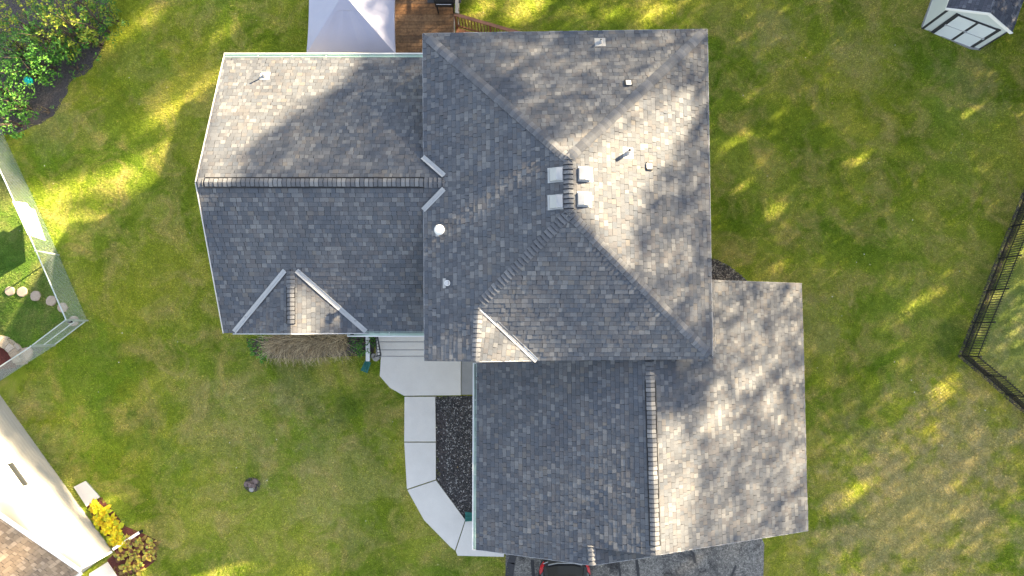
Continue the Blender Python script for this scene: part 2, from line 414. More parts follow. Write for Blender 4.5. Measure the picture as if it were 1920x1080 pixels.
hc = MB(); caps(hc, gB, gA, MW.n, GS.n, w=.14, butt=.012); hc.build('ridge_cap', roof_main)
def rough_edge(mb, A, B, w, h, mat, off=(0, 0, 0)):
    mb.bar(Vector(A)+Vector(off), Vector(B)+Vector(off), w, h, mat)
# drip edges of the main roof
de = MB()
for A, B in ((NW_, NE_), (NE_, ME.X(1336, 673)), (gB, gC), (NW_, SW_)):
    de.bar(A-Zv*.03, B-Zv*.03, .03, .07, 'flashing_dark')
de.build('drip_edge', roof_main)
def flash(plA, plB, A, B, w=.17, name='valley_flashing', parent=None, gap=.022):
    """open metal valley between two slopes: two strips with a raised rib"""
    mb = MB(); A = Vector(A); B = Vector(B); d = (B-A).normalized()
    for pl, o in ((plA, 1), (plB, -1)):
        s = pl.n.cross(d).normalized()*o
        if s.dot((plB if o == 1 else plA).n) < 0: s = -s
        up = pl.n*gap
        mb.slab([A+up, B+up, B+up+s*w*.5, A+up+s*w*.5], .01, 'flashing')
        mb.bar(A+up+s*w*.5+pl.n*.004, B+up+s*w*.5+pl.n*.004, .012, .012, 'flashing', up=pl.n)
    mb.bar(A+Zv*(gap+.012), B+Zv*(gap+.012), .012, .014, 'flashing_dark')
    return mb.build(name, parent)
flash(GS, MS, gA+(gC-gA)*.04, gC, .16, parent=roof_main)
flash(WN, MW, MW.X(793, 295), MW.X(833, 330), .17, parent=roof_main)
flash(WS, MW, MW.X(794, 394), MW.X(833, 354), .17, parent=roof_main)
# wing roof
wn_ = [WN.X(421, 107.5), WN.X(800, 107.5), WN.X(850, 342), wa]; ws_ = [WS.X(420, 624), WS.X(800, 624), WS.X(850, 342), wa]
# stretch eastwards under the main roof
wn_[1] = Vector((-2.0, wn_[1].y, wn_[1].z)); ws_[1] = Vector((-2.0, ws_[1].y, ws_[1].z))
rb = MB()
for p in (wn_, ws_): deck_slab(rb, p)
shingle(rb, WN, wn_); shingle(rb, WS, ws_)
cwp = [cr_n+Vector((0, .25, 0)), cr_s, CW.X(437, 625)]; cep = [cr_n+Vector((0, .25, 0)), cr_s, CE.X(692, 624)]
for pl, p in ((CW, cwp), (CE, cep)):
    deck_slab(rb, p, .12); shingle(rb, pl, p)
roof_wing = rb.build('gable_roof', house)
rc = MB(); wr = lambda px: P(px, 342, zw)
caps(rc, wr(371), wr(380), WN.n, WS.n); caps(rc, wr(795), wr(832), WN.n, WS.n, w=.17)
caps(rc, wr(384), wr(795), WN.n, WS.n, w=.14, lift=.05, butt=.012)
rc.build('ridge_cap', roof_wing); rc = MB(); caps(rc, P(545, 508, czr), P(545, 538, czr), CW.n, CE.n, w=.15)
caps(rc, cr_s+Vector((0, .3, 0)), P(545, 538, czr), CW.n, CE.n, w=.13, lift=.05, butt=.012)
rc.build('ridge_cap', roof_wing)
def ridge_vent(A, B, n1, n2, w, parent):
    mb = MB(); A = Vector(A); B = Vector(B); d = (B-A).normalized(); avg = (n1+n2).normalized()
    for n, m2 in ((n1, n2), (n2, n1)):
        s = n.cross(d); s = s if s.dot(m2) < 0 else -s
        mb.slab([A+avg*.05, B+avg*.05, B+avg*.05+s*w, A+avg*.05+s*w], .045, 'vent_black', vec=-n*.045)
        mb.bar(A+s*(w+.008)+n*.03, B+s*(w+.008)+n*.03, .018, .045, 'vent_black', up=n)
    return mb.build('ridge_vent', parent)
ridge_vent(wr(383), wr(796), WN.n, WS.n, .145, roof_wing)
ridge_vent(cr_s+Vector((0, .3, 0)), P(545, 538, czr), CW.n, CE.n, .12, roof_wing)
flash(CW, WS, WS.X(440, 622), WS.X(535, 507), .17, parent=roof_wing)
flash(CE, WS, WS.X(556, 507), WS.X(686, 621), .17, parent=roof_wing)
de = MB()
for A, B in ((wn_[0], wa), (wa, ws_[0])):
    d = (B-A).normalized(); de.bar(A-Zv*.02+Vector((-.02, 0, 0)), B-Zv*.02+Vector((-.02, 0, 0)), .03, .09, 'fascia')
de.bar(CW.X(437, 625)+Vector((0, -.02, -.03)), cr_s+Vector((0, -.02, -.03)), .03, .07, 'flashing_dark')
de.bar(cr_s+Vector((0, -.02, -.03)), CE.X(692, 624)+Vector((0, -.02, -.03)), .03, .07, 'flashing_dark')
de.build('drip_edge', roof_wing)
# garage roof
gw_ = [GW.X(891, 640), GW.X(892, 1028), GW.X(1111, 1060), GW.X(1109, 1025), gb, P(1217.5, 640, zg)]
gw1 = [Vector((GW.X(891, 660).x, -.55, 0)), GW.X(892, 1000), gb, Vector((ga.x, -.55, 0))]
for i in (0, 3): gw1[i].z = GW.z(gw1[i].x, gw1[i].y)
gw1[1] = Vector((GW.X(892, 1000).x, gb.y, 0)); gw1[1].z = GW.z(gw1[1].x, gw1[1].y)
gw2 = [gw1[1], GW.X(892, 1028), bB, Vector((bB.x, gb.y, 0))]; gw2[3].z = GW.z(gw2[3].x, gw2[3].y); gw2[0] = gw1[1].copy()
gw2[1] = Vector((gw1[1].x, bB.y, 0)); gw2[1].z = GW.z(gw2[1].x, gw2[1].y)
ge1 = [ga+Vector((0, .35, 0)), gb, GE.X(1515, 995), GE.X(1508, 700)]
ne_g = GE.X(1503, 531); nw_g = GE.X(1325, 528); nw_g = Vector((5.75, ne_g.y, 0)); nw_g.z = GE.z(nw_g.x, nw_g.y)
mid_g = Vector((ne_g.x, ga.y+.35, 0)); mid_g.z = GE.z(mid_g.x, mid_g.y)
nn = Vector((5.75, ga.y+.35, 0)); nn.z = GE.z(nn.x, nn.y)
ge1 = [ga+Vector((0, .35, 0)), gb, GE.X(1515, 995), mid_g]; ge1[0].z = GE.z(ge1[0].x, ge1[0].y)
ge2 = [nn, mid_g, ne_g, nw_g]
be_ = [bA, bB, bB+(BE.n.cross(Vector((0, 1, 0))).normalized()*1)]
bs = Vector((1.98, 0, -1.98*.42)); be_ = [bA, bB, bB+bs, bA+bs]
rb = MB()
for p in (gw1, gw2, ge1, ge2, be_): deck_slab(rb, p)
for pl, p in ((GW, gw1), (GW, gw2), (GE, ge1), (GE, ge2), (BE, be_)): shingle(rb, pl, p)
roof_g = rb.build('garage_roof', house)
rc = MB(); gl = lambda py: ga+(gb-ga)*((py-672)/(1041-672))
caps(rc, gl(1041), gl(1024), GW.n, GE.n); caps(rc, gl(713), gl(676), GW.n, GE.n, w=.15)
caps(rc, gl(1023), gl(714), GW.n, GE.n, w=.15, lift=.05, butt=.012)
rc.build('ridge_cap', roof_g); rc = MB(); caps(rc, bB, bA, GW.n, BE.n, w=.13)
rc.build('ridge_cap', roof_g)
ridge_vent(gl(1024), gl(714), GW.n, GE.n, .15, roof_g)
de = MB()
for A, B in ((gb, ge1[2]), (ge1[2], ne_g), (ne_g, nw_g), (gw2[1], bB), (bB, bB+bs)):
    de.bar(A-Zv*.035+Vector((0, -.005, 0)), B-Zv*.035+Vector((0, -.005, 0)), .02, .06, 'flashing_dark')
de.build('drip_edge', roof_g)
fl = MB(); fx = P(1339, 600, 4.3).x
for i in range(26):
    y = 1.55-i*.085; fl.box((fx+random.uniform(-.012, .012), y, GE.z(fx, y)+.022), (.045, .075, .01), 'cap_shingle')
fl.build('step_flashing', roof_g)
# gutters
def gutter(A, B, out, parent, w=.13, end=True):
    mb = MB(); A = Vector(A); B = Vector(B); out = Vector(out)
    mb.bar(A+out*(w*.5), B+out*(w*.5), w, .012, 'gutter_green')
    mb.bar(A+out*w+Zv*.04, B+out*w+Zv*.04, .035, .085, 'white_metal')
    mb.bar(A+Zv*.03, B+Zv*.03, .012, .07, 'gutter_green')
    for e in (A, B): mb.bar(e+Zv*.035, e+out*w+Zv*.035, .02, .075, 'white_metal')
    L = (B-A).length; k = int(L/1.1); d = (B-A).normalized()
    for i in range(1, k): mb.bar(A+d*(L*i/k)+Zv*.05, A+d*(L*i/k)+out*w+Zv*.05, .018, .012, 'white_metal')
    return mb.build('gutter', parent)
A = WN.X(421, 107.5)-Zv*.03; g = gutter(A, Vector((-2.87, A.y, A.z)), (0, 1, 0), roof_wing, .12)
A = WS.X(652, 622.5)-Zv*.03; g2 = gutter(A, Vector((-2.7, A.y, A.z)), (0, -1, 0), roof_wing, .14)
ho = MB(); ho.box(A+Vector((.14, -.07, .012)), (.12, .06, .012), 'hole'); ho.build('outlet', roof_wing)
A = GW.X(891, 681)-Zv*.03; B = Vector((gw2[1].x, gw2[1].y, A.z)); A.x = B.x; g3 = gutter(A, B, (-1, 0, 0), roof_g, .10)
# downspout from the porch gutter and its extension over the lawn
ds = MB(); tp = P(690, 630, 3.5); gx = tp.x
gx = P(690, 640, .2).x; ds.bar((gx, .33, 3.4), (gx, .33, .3), .09, .07, 'white_metal', up=(0, 1, 0))
ds.bar((gx, .36, .30), tuple(P(690, 677, .12)), .15, .10, 'white_metal'); ds.build('downspout', house)

# walls
def walls(mb, foot, ztop, mat='siding'):
    n = len(foot)
    for i in range(n):
        a, b2 = foot[i-1], foot[i]
        za = ztop(a) if callable(ztop) else ztop; zb = ztop(b2) if callable(ztop) else ztop
        mb.faces([(a[0], a[1], 0), (b2[0], b2[1], 0), (b2[0], b2[1], zb), (a[0], a[1], za)], [(0, 1, 2, 3)], mat)
wl = MB(); i_ = .42
mx0, mx1, my0, my1 = NW_.x+i_, NE_.x-i_, se.y+i_, NE_.y-i_
walls(wl, [(mx0, my0), (mx1, my0), (mx1, my1), (mx0, my1)], ze-.04)
wx0, wy0, wy1 = -9.827+.35, WS.X(500, 625).y+.42, WN.X(500, 103).y-.45
walls(wl, [(wx0, wy0), (mx0, wy0), (mx0, wy1), (wx0, wy1)], zE-.04)
wl.poly([(wx0, wy0, zE-.04), (wx0, wy1, zE-.04), (wx0, wa.y, zw-.2)], 'siding')
gx0, gx1, gy0 = gw2[1].x+.35, ge1[2].x-.4, gb.y+.3
walls(wl, [(gx0, gy0), (gx1, gy0), (gx1, 1.35), (gx0, -.3)], zG-.04)
wl.poly([(gx0, gy0, zG-.04), (gx1, gy0, zG-.04), (ga.x+.1, gy0, zg-.2)], 'siding')
wl.poly([(cr_s.x-2.2, .12, zE-.1), (cr_s.x+2.4, .12, zE-.1), (cr_s.x, .12, czr-.15)], 'siding')
wl.build('wall', house)
gd = MB()
for k in range(4): gd.box((1.1+3.3, gy0-.03, .3+k*.56), (5.2, .05, .53), 'white_vinyl')
gd.build('garage_door', house)
def window(x, y, z, w, h, nx, ny, parent):
    mb = MB(); s = Vector((-ny, nx, 0)); n = Vector((nx, ny, 0)); c = Vector((x, y, z))
    ax = (s, n, Zv)
    for dz in (-h/2, h/2): mb.box(c+n*.03+Zv*dz, (w+.1, .06, .09), 'white_metal', ax)
    for dx in (-w/2, w/2): mb.box(c+n*.03+s*dx, (.09, .06, h-.1), 'white_metal', ax)
    o = mb.build('window', parent)
    g = MB(); g.box(c+n*.015, (w-.05, .03, h-.05), 'glass', ax); g.build('pane', o)
for yy in (1.8, 3.6, 6.6): window(wx0, yy, 2.2, .9, 1.2, -1, 0, house)
for yy in (8.0, 5.2): window(mx1, yy, 4.0, .9, 1.2, 1, 0, house)
for xx in (-8, -4.6): window(xx, wy0, 2.1, 1.2, 1.2, 0, -1, house)
window(-1.2, my1, 4.0, 1.2, 1.2, 0, 1, house); window(3.8, my1, 4.0, 1.2, 1.2, 0, 1, house)

# roof furniture
def vent_hood(px, py, pl, flip):
    c = pl.X(px, py); n = pl.n; up = (Zv-n*n.z).normalized(); al = up.cross(n)
    b = MB(); b.box(c+n*.022-up*.02, (.44, .47, .012), 'flashing', (al, up, n)); o = b.build('roof_vent', house)
    h = MB(); w, d, t = .36, .19, .15
    # hood with a crest across it, open on the downslope side
    q = lambda s, u, z: c+al*s+up*u+n*.028+Zv*z
    pts = [q(-w/2, -d, .05), q(w/2, -d, .05), q(w/2, .0, t), q(-w/2, .0, t), q(w/2, d, .06), q(-w/2, d, .06),
           q(-w/2, -d, .0), q(w/2, -d, .0), q(w/2, d, 0), q(-w/2, d, 0), q(w/2, 0, 0), q(-w/2, 0, 0)]
    h.faces(pts, [(0, 1, 2, 3), (3, 2, 4, 5), (1, 7, 10, 2), (2, 10, 8, 4), (0, 3, 11, 6), (3, 5, 9, 11), (4, 8, 9, 5)], 'flashing')
    h.faces(pts, [(0, 6, 7, 1)], 'vent_black'); h.build('hood', o)
for px, py, pl in ((1043, 328, MW), (1043, 379, MW), (1096, 327, ME), (1094, 374, ME)): vent_hood(px, py, pl, 1)
def low_vent(px, py, pl):
    c = pl.X(px, py); n = pl.n; up = (Zv-n*n.z).normalized(); al = up.cross(n)
    b = MB(); b.box(c+n*.03, (.24, .20, .045), 'vent_black', (al, up, n)); o = b.build('exhaust_vent', house)
    l = MB(); l.box(c+n*.06+up*.03, (.16, .18, .02), 'flashing_dark', (al, up, n)); l.build('lid', o)
low_vent(1178, 156, MN); low_vent(1217, 312, ME)
def pipe(px, py, pl, h, r, mat='boot', plate=(.34, .34), cap=None, off=(.0, .0)):
    c = pl.X(px, py); n = pl.n; up = (Zv-n*n.z).normalized(); al = up.cross(n)
    f = MB(); f.box(c+n*.02+al*off[0]+up*off[1], (plate[0], plate[1], .008), 'pvc', (al, up, n))
    f.tube([c, c+Zv*.09+n*.03], [.085, .06], 'boot', 12); o = f.build('vent_pipe', house)
    p = MB(); p.tube([c, c+Zv*h], r, mat, 12)
    if cap: p.tube([c+Zv*(h-.02), c+Zv*(h+.03), c+Zv*(h+.09), c+Zv*(h+.11)], [cap*.9, cap, cap*.7, .02], 'white_metal', 20)
    else: p.tube([c+Zv*(h+.001), c+Zv*(h+.004)], r*.72, 'hole', 12)
    p.build('pipe', o)
pipe(1177, 287, ME, .34, .055, 'flashing_dark', off=(0, 0.0)); pipe(1125, 80, MN, .24, .035, 'boot')
pipe(497, 143, WN, .36, .028, 'flashing_dark'); pipe(839, 531, MW, .10, .09, 'white_metal', (.30, .1), off=(0, -.1))
pipe(826, 434, MW, .32, .075, 'white_metal', (.3, .12), .16, off=(0, -.1))

# ------------------------------------------------------------------ ground and paving
ZL = Vector((0, 0, 0))
def sheet(pts, z, mat, name, kind='structure'):
    mb = MB(); mb.poly([(p[0], p[1], z) for p in pts], mat); return tag(mb.build(name), kind=kind)
sheet([(-200, -200), (200, -200), (200, 200), (-200, 200)], 0, 'grass_ground', 'ground')
lf = [P(-140, 0), P(0, 257), P(57, 355), P(165, 601), P(103, 648), P(0, 715), P(-200, 850), P(-900, 850), P(-900, 0)]
sheet(lf, .005, 'grass_left_ground', 'lawn')
rf = [P(2060, 0), P(1897, 424), P(1800, 667), P(1921, 772), P(2300, 1080), P(3200, 1080), P(3200, 0)]
sheet(rf, .005, 'grass_right_ground', 'lawn')
def slab_g(px, z, mat, name, h=None, mb=None):
    m_ = mb or MB(); m_.slab([P(x, y, z) for x, y in px], h or z, mat); return m_
drive = [(948, 1030), (1434, 1010), (1432, 1500), (952, 1500)]
m_ = MB(); m_.slab([P(x, y, .03) for x, y in [(948, 1000), (1424, 1000), (1433, 1020), (1428, 1200), (1426, 1900), (948, 1900), (948, 1200)]], .03, 'asphalt'); struct(m_, 'driveway')
crack = MB()
def ribbon(px, w, z):
    pts = [P(x, y, z) for x, y in px]
    for a, b2 in zip(pts, pts[1:]):
        crack.bar(a, b2+(b2-a)*.06, w*random.uniform(.8, 1.2), .004, 'tar')
ribbon([(965, 1035), (958, 1055), (955, 1080), (953, 1120)], .3, .034); ribbon([(998, 1050), (1000, 1080), (1001, 1120)], .12, .034)
ribbon([(1192, 1040), (1195, 1060), (1197, 1080), (1198, 1120)], .10, .034); ribbon([(1160, 1055), (1163, 1080), (1166, 1120)], .08, .034)
ribbon([(1288, 1025), (1300, 1038), (1303, 1055)], .08, .034); ribbon([(1380, 1060), (1372, 1080), (1368, 1110)], .08, .034)
struct(crack, 'road_seal')
walk = [[(714, 672), (713, 690), (712, 705), (731, 727), (757.5, 742), (864, 741), (864, 660), (716, 660)],
        [(758.5, 744), (816, 744), (817, 828), (758, 828)],
        [(758, 830), (817, 830), (817, 899), (763, 917)],
        [(764, 919), (817.5, 901), (872, 975), (853, 1032), (845, 1026), (795, 975)],
        [(873.5, 975), (900, 972), (945, 1000), (945, 1044), (858, 1042), (854.5, 1033)]]
m_ = MB()
for q in walk: slab_g(q, .09, 'concrete', 'path', mb=m_)
for q in walk: pass
struct(m_, 'path')
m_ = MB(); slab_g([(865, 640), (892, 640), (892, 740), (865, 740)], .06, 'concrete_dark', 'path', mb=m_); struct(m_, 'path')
m_ = MB(); slab_g([(138, 913), (160, 902), (187, 932), (162, 950)], .05, 'concrete', 'path', mb=m_); struct(m_, 'path')
m_ = MB(); slab_g([(168, 1075), (201, 1054), (222, 1085), (240, 1140), (150, 1140)], .05, 'concrete', 'path', mb=m_); struct(m_, 'path')
steps = thing('front_steps', P(755, 660), 'grey concrete front steps rising from the front walk to the house, under the white gutter', 'steps')
for i, (y0, y1) in enumerate(((667, 653), (655, 638), (640, 615))):
    z = .09+.17*(i+1)*.6; m_ = MB()
    m_.slab([P(711+i*1.5-6, y0, z), P(835, y0, z), P(835, 600, z), P(711-6+i*1.5, 600, z)], z, 'concrete'); m_.bar(P(706+i*1.5, y0+1.0, z-.085), P(835, y0+1.0, z-.085), .03, .012, 'concrete_dark'); m_.build('step', steps)
# handrail beside the steps
hr = thing('handrail', P(705, 668), 'small black metal handrail on the left side of the front steps', 'handrail')
a0, a1 = P(714, 666, .95), P(706, 622, 1.3); b0, b1 = P(705, 668, .1), P(703, 620, .4)
m_ = MB(); m_.bar(a0, a1, .05, .04, 'fence_black'); m_.build('top_rail', hr)
m_ = MB(); m_.bar(a0+(b0-a0)*.75, a1+(b1-a1)*.75, .03, .03, 'fence_black'); m_.build('bottom_rail', hr)
for k in range(9):
    m_ = MB(); t = k/8; top = a0+(a1-a0)*t; bot = b0+(b1-b0)*t; e = top+(bot-top)*(1.0 if k in (0, 8) else .75)
    m_.bar(top, e, .04 if k in (0, 8) else .02, .04 if k in (0, 8) else .02, 'fence_black', up=(0, 1, 0)); m_.build('post' if k in (0, 8) else 'baluster', hr)
# beds
bed = [(817, 744), (890, 742), (892, 972), (873, 973), (850, 945), (832, 920), (818, 898)]
sheet([P(x, y) for x, y in bed], .012, 'soil', 'gravel_bed')
bed2 = [(1320, 484), (1345, 487), (1368, 500), (1388, 515), (1402, 528), (1402, 560), (1320, 560)]
sheet([P(x, y) for x, y in bed2], .012, 'soil', 'gravel_bed')
def wob(px, k=3): return [(x+random.uniform(-k, k), y+random.uniform(-k, k)) for x, y in px]
def densify(px, n=4):
    o = []
    for i in range(len(px)):
        a, b2 = px[i], px[(i+1) % len(px)]
        o += [(a[0]+(b2[0]-a[0])*t/n, a[1]+(b2[1]-a[1])*t/n) for t in range(n)]
    return o
mul = wob(densify([(-200, -60), (195, -60), (205, 60), (186, 100), (170, 132), (136, 152), (120, 190), (92, 226), (30, 252), (-200, 262)]), 4)
sheet([P(x, y) for x, y in mul], .014, 'soil', 'soil')
sheet([P(x, y) for x, y in wob(densify([(462, 636), (500, 632), (700, 628), (700, 668), (650, 668), (520, 672), (470, 668)], 3), 2)], .012, 'soil', 'soil')
sheet([P(x, y) for x, y in wob(densify([(160, 945), (190, 930), (235, 985), (292, 1010), (296, 1050), (250, 1085), (215, 1090), (200, 1050), (215, 1035)], 2), 2)], .012, 'mulch', 'soil')
sheet([P(473+16*math.cos(t), 909+14*math.sin(t)) for t in [i*.4 for i in range(16)]], .012, 'soil', 'soil')
sheet([P(-10+42*math.cos(t*.3), 690-40*math.sin(t*.3)) for t in range(12)], .02, 'mulch', 'mulch_bed')
sheet([P(x, y) for x, y in wob(densify([(-40, 720), (-10, 694), (30, 668), (60, 648), (84, 652), (60, 672), (20, 700), (-30, 735)], 3), 1.5)], .016, 'soil', 'soil')

def pebbles(px, n, smin, smax, mat, name, label, z=.02, dens=None):
    poly = [P(x, y) for x, y in px]; xs = [p.x for p in poly]; ys = [p.y for p in poly]; mb = MB(); k = 0
    while k < n:
        x, y = random.uniform(min(xs), max(xs)), random.uniform(min(ys), max(ys))
        if not inpoly(x, y, poly): continue
        if dens and random.random() > dens(x, y): continue
        r = random.uniform(smin, smax); k += 1
        a = random.random()*6.3; ca, sa = math.cos(a), math.sin(a); e = random.uniform(.5, .9)
        base = [(1, 0, 0), (.3, .9, .1), (-.8, .6, 0), (-.7, -.7, .1), (.4, -.8, 0), (.1, .1, .75), (0, 0, -.6)]
        pts = [(x+(bx*ca-by*e*sa)*r, y+(bx*sa+by*e*ca)*r, z+bz*r) for bx, by, bz in base]
        mb.faces(pts, [(0, 1, 5), (1, 2, 5), (2, 3, 5), (3, 4, 5), (4, 0, 5)], mat)
    return tag(mb.build(name), label, 'gravel', kind='stuff')
pebbles(bed, 7000, .014, .042, 'pebble', 'gravel', 'black and white decorative gravel between the front walk and the garage',
        dens=lambda x, y: 1 if x > P(822, 850).x+.3 or y > P(0, 775).y else .25)
pebbles(bed2, 1500, .02, .045, 'pebble_tan', 'gravel', 'mixed brown gravel in the corner behind the garage roof')

# ------------------------------------------------------------------ foliage
def leaf_quad(mb, c, d, n, L, w, mat, droop=.2):
    """one leaf: four-sided blade folded along its midrib"""
    s = n.cross(d).normalized()
    tip = c+d*L-Zv*(L*droop); midl = c+d*L*.45+s*w*.5; midr = c+d*L*.45-s*w*.5
    mb.faces([c, midl, tip, midr], [(0, 1, 2, 3)], mat)
def rnd_dir(up=.3):
    while True:
        v = Vector((random.uniform(-1, 1), random.uniform(-1, 1), random.uniform(-1, 1)))
        if .05 < v.length < 1: break
    v.normalize(); v.z = abs(v.z)*up+v.z*(1-up)*.5; return v.normalized()
def shrub(px, py, rad, h, mat, label, group='leafy bushes along the back corner bed', cat='bush', name='leafy_bush', dens=1.0, leaf=.15, stems=5, zmin=.25):
    o = P(px, py, h*.8); o.z = 0
    t = thing(name, o, label, cat, group)
    st = MB()
    tips = []
    for i in range(stems):
        a = random.random()*6.3; tip = o+Vector((math.cos(a)*rad*.6, math.sin(a)*rad*.6, h*random.uniform(.6, .95)))
        st.tube([o+Vector((math.cos(a)*.05, math.sin(a)*.05, 0)), (o+tip)/2+Vector((0, 0, h*.12)), tip], [.035, .025, .008], 'bark', 5)
    st.build('stem', t)
    mb = MB(); n = int(260*rad*rad*dens*2.6)
    for i in range(n//9):
        # sprays of leaves round a twig tip
        while True:
            q = Vector((random.uniform(-1, 1), random.uniform(-1, 1), random.uniform(-.2, 1)))
            if q.length < 1 and q.length > .35: break
        wv = 1+.35*noise.noise(Vector((q.x*2.5+px, q.y*2.5+py, q.z*2)))
        c = o+Vector((q.x*rad*wv, q.y*rad*wv, zmin*h+(1-zmin)*h*max(0, q.z)*wv))
        if noise.noise(Vector((c.x*1.6, c.y*1.6, c.z*1.6))) < -.22: continue
        out = Vector((q.x, q.y, q.z*.6+.15)).normalized()
        for k in range(9):
            d = (out*.5+rnd_dir(.4)).normalized(); nn_ = (Zv*1.2+rnd_dir(.5)*.7).normalized()
            L = leaf*random.uniform(.6, 1.3)
            leaf_quad(mb, c+rnd_dir()*leaf*random.uniform(.2, 1.2), d, nn_, L, L*.5, mat, random.uniform(0, .5))
    mb.build('foliage', t)
    return t
SHR = [(20, 25, 1.1, 2.2, 'leaf_sunlit_yellow', 'pale yellow-green bush at the very top left corner of the view'),
       (52, 40, 1.0, 2.6, 'leaf_dark', 'dark green bush between the yellow-green ones near the top left corner'),
       (92, 22, .9, 2.8, 'leaf_sunlit_yellow', 'yellowish bush with fine leaves along the top edge of the back corner bed'),
       (62, 70, 1.0, 2.1, 'leaf_green', 'bright green bush in the middle of the back corner bed'),
       (150, 22, .85, 2.3, 'leaf_sunlit_yellow', 'lit yellow bush near the right end of the back corner bed'),
       (118, 54, .95, 2.0, 'leaf_sunlit_yellow', 'round lime coloured bush above the bare dark soil'),
       (185, 15, .7, 1.6, 'leaf_dark', 'dark thin bush at the right end of the bed beside the lawn'),
       (155, 62, .7, 1.5, 'leaf_green', 'green bush just up and right of the lime coloured one'),
       (14, 85, .9, 2.0, 'leaf_dark', 'dark drooping bush with brown twigs at the left edge of the view'),
       (104, 84, .6, 1.3, 'leaf_green', 'low green bush overhanging the upper edge of the bare soil'),
       (22, 118, .95, 1.8, 'leaf_green', 'large light green bush directly above the turquoise ball'),
       (72, 112, .6, 1.2, 'leaf_green', 'small bright bush between the turquoise ball and the bare soil'),
       (4, 180, .8, 1.5, 'leaf_green', 'green bush left of and below the turquoise ball'),
       (26, 192, .6, 1.2, 'leaf_green', 'small rounded bush at the lower end of the back corner bed'),
       (10, 222, .6, 1.1, 'leaf_green', 'lowest small green bush in the corner bed, beside the dark soil'),
       (-40, 60, 1.3, 3.0, 'leaf_dark', 'tall dark bush partly outside the left edge of the view'),
       (105, -35, 1.2, 2.6, 'leaf_green', 'tall bush mostly above the top edge of the view'),
       (-40, 160, 1.1, 2.0, 'leaf_green', 'bush mostly outside the left edge beside the turquoise ball')]
for px, py, rd, h, mt, lb in SHR: shrub(px, py, rd, h, mt, lb, leaf=.13 if mt != 'leaf_dark' else .11)
# green plants by the front bed
shrub(486, 655, .45, .5, 'leaf_green', 'small light green plant left of the dry ornamental grass', 'green plants in the front bed', 'plant', 'garden_plant', 1.6, .11, 4)
shrub(672, 640, .5, .6, 'leaf_dark', 'dark green leafy plant between the dry grass and the white downspout', 'green plants in the front bed', 'plant', 'garden_plant', 1.6, .10, 4)
shrub(681, 660, .3, .3, 'leaf_green', 'low green plant at the foot of the white downspout', 'green plants in the front bed', 'plant', 'garden_plant', 1.6, .08, 3)
shrub(698, 640, .3, .5, 'leaf_dark', 'dark plant squeezed between the downspout and the black handrail', 'green plants in the front bed', 'plant', 'garden_plant', 1.6, .09, 3)
shrub(85, 205, .35, .3, 'leaf_green', 'sparse low weed growing on the bare soil of the back corner bed', 'weeds on the bare soil', 'plant', 'weed', .8, .08, 3)
shrub(140, 128, .4, .25, 'leaf_green', 'sparse green weed on the lawn side edge of the bare soil', 'weeds on the bare soil', 'plant', 'weed', .7, .07, 3)

# dry ornamental grass, blown over
def dry_grass(px, py, n, label, spread, L, rx):
    o = P(px, py); t = thing('ornamental_grass', o, label, 'grass plant', 'dry ornamental grasses in the front bed'); mb = MB()
    for i in range(n):
        x = random.uniform(-spread, spread); y = random.uniform(-.3, .14)
        r0 = o+Vector((x, y, 0)); ln = L*random.uniform(.6, 1.15); a = R(-128+random.gauss(0, 30)+rx)
        d = Vector((math.cos(a), math.sin(a), 0)); hgt = random.uniform(.30, .55); s = Vector((-d.y, d.x, 0))
        bend = random.uniform(-.3, .3); w = random.uniform(.006, .013)
        pts = []
        for k in range(5):
            q = k/4; c = r0+d*ln*q+s*bend*q*q*2+Zv*(hgt*math.sin(q*2.3)+.02); ww = w*(1-q*.7)
            pts += [c-s*ww, c+s*ww]
        mb.faces(pts, [(2*k, 2*k+1, 2*k+3, 2*k+2) for k in range(4)], 'straw')
    mb.build('blades', t)
dry_grass(545, 634, 620, 'leftmost clump of dry tan ornamental grass below the small front gable', .5, .72, 0)
dry_grass(590, 634, 620, 'middle clump of dry tan ornamental grass below the small front gable', .5, .75, 4)
dry_grass(634, 632, 460, 'clump of dry tan ornamental grass nearest the white gutter', .42, .62, 0)

def hosta(px, py, r, mat, label, group, n=34, cat='plant'):
    o = P(px, py, .15); o.z = 0; t = thing('hosta', o, label, cat, group); mb = MB()
    for i in range(n):
        a = random.random()*6.3; q = (i+.5)/n; el = (1-q)*1.1+.15; L = r*(.45+.6*q)*random.uniform(.8, 1.15)
        d = Vector((math.cos(a)*math.cos(el), math.sin(a)*math.cos(el), math.sin(el)*.6)); s = Zv.cross(d).normalized(); w = L*.24
        c = o+Vector((random.uniform(-.05, .05), random.uniform(-.05, .05), .05+.12*(1-q)))
        p = [c, c+d*L*.3+s*w, c+d*L*.7+s*w*.8-Zv*L*.06, c+d*L-Zv*L*.28, c+d*L*.7-s*w*.8-Zv*L*.06, c+d*L*.3-s*w, c+d*L*.35+Zv*-.01, c+d*L*.7-Zv*L*.09]
        mb.faces(p, [(0, 1, 6), (1, 2, 7, 6), (2, 3, 7), (0, 6, 5), (6, 7, 4, 5), (7, 3, 4)], mat)
    mb.build('leaves', t)
G1 = 'bright yellow hostas along the cream wall'
for px, py, lb in ((178, 952, 'bright yellow hosta touching the small concrete pad'), (192, 960, 'yellow hosta second in the row from the concrete pad'),
                   (184, 976, 'yellow hosta hugging the cream wall beside the second one'), (205, 978, 'golden yellow hosta in the middle of the row, lawn side'),
                   (199, 994, 'golden yellow hosta in the middle of the row, wall side'), (219, 996, 'yellow hosta near the lower end of the row, lawn side'),
                   (212, 1013, 'yellow hosta near the lower end of the row, wall side'), (226, 1018, 'lowest bright yellow hosta, next to the pale downspout extension')):
    hosta(px, py, .36, 'hosta_yellow', lb, G1)
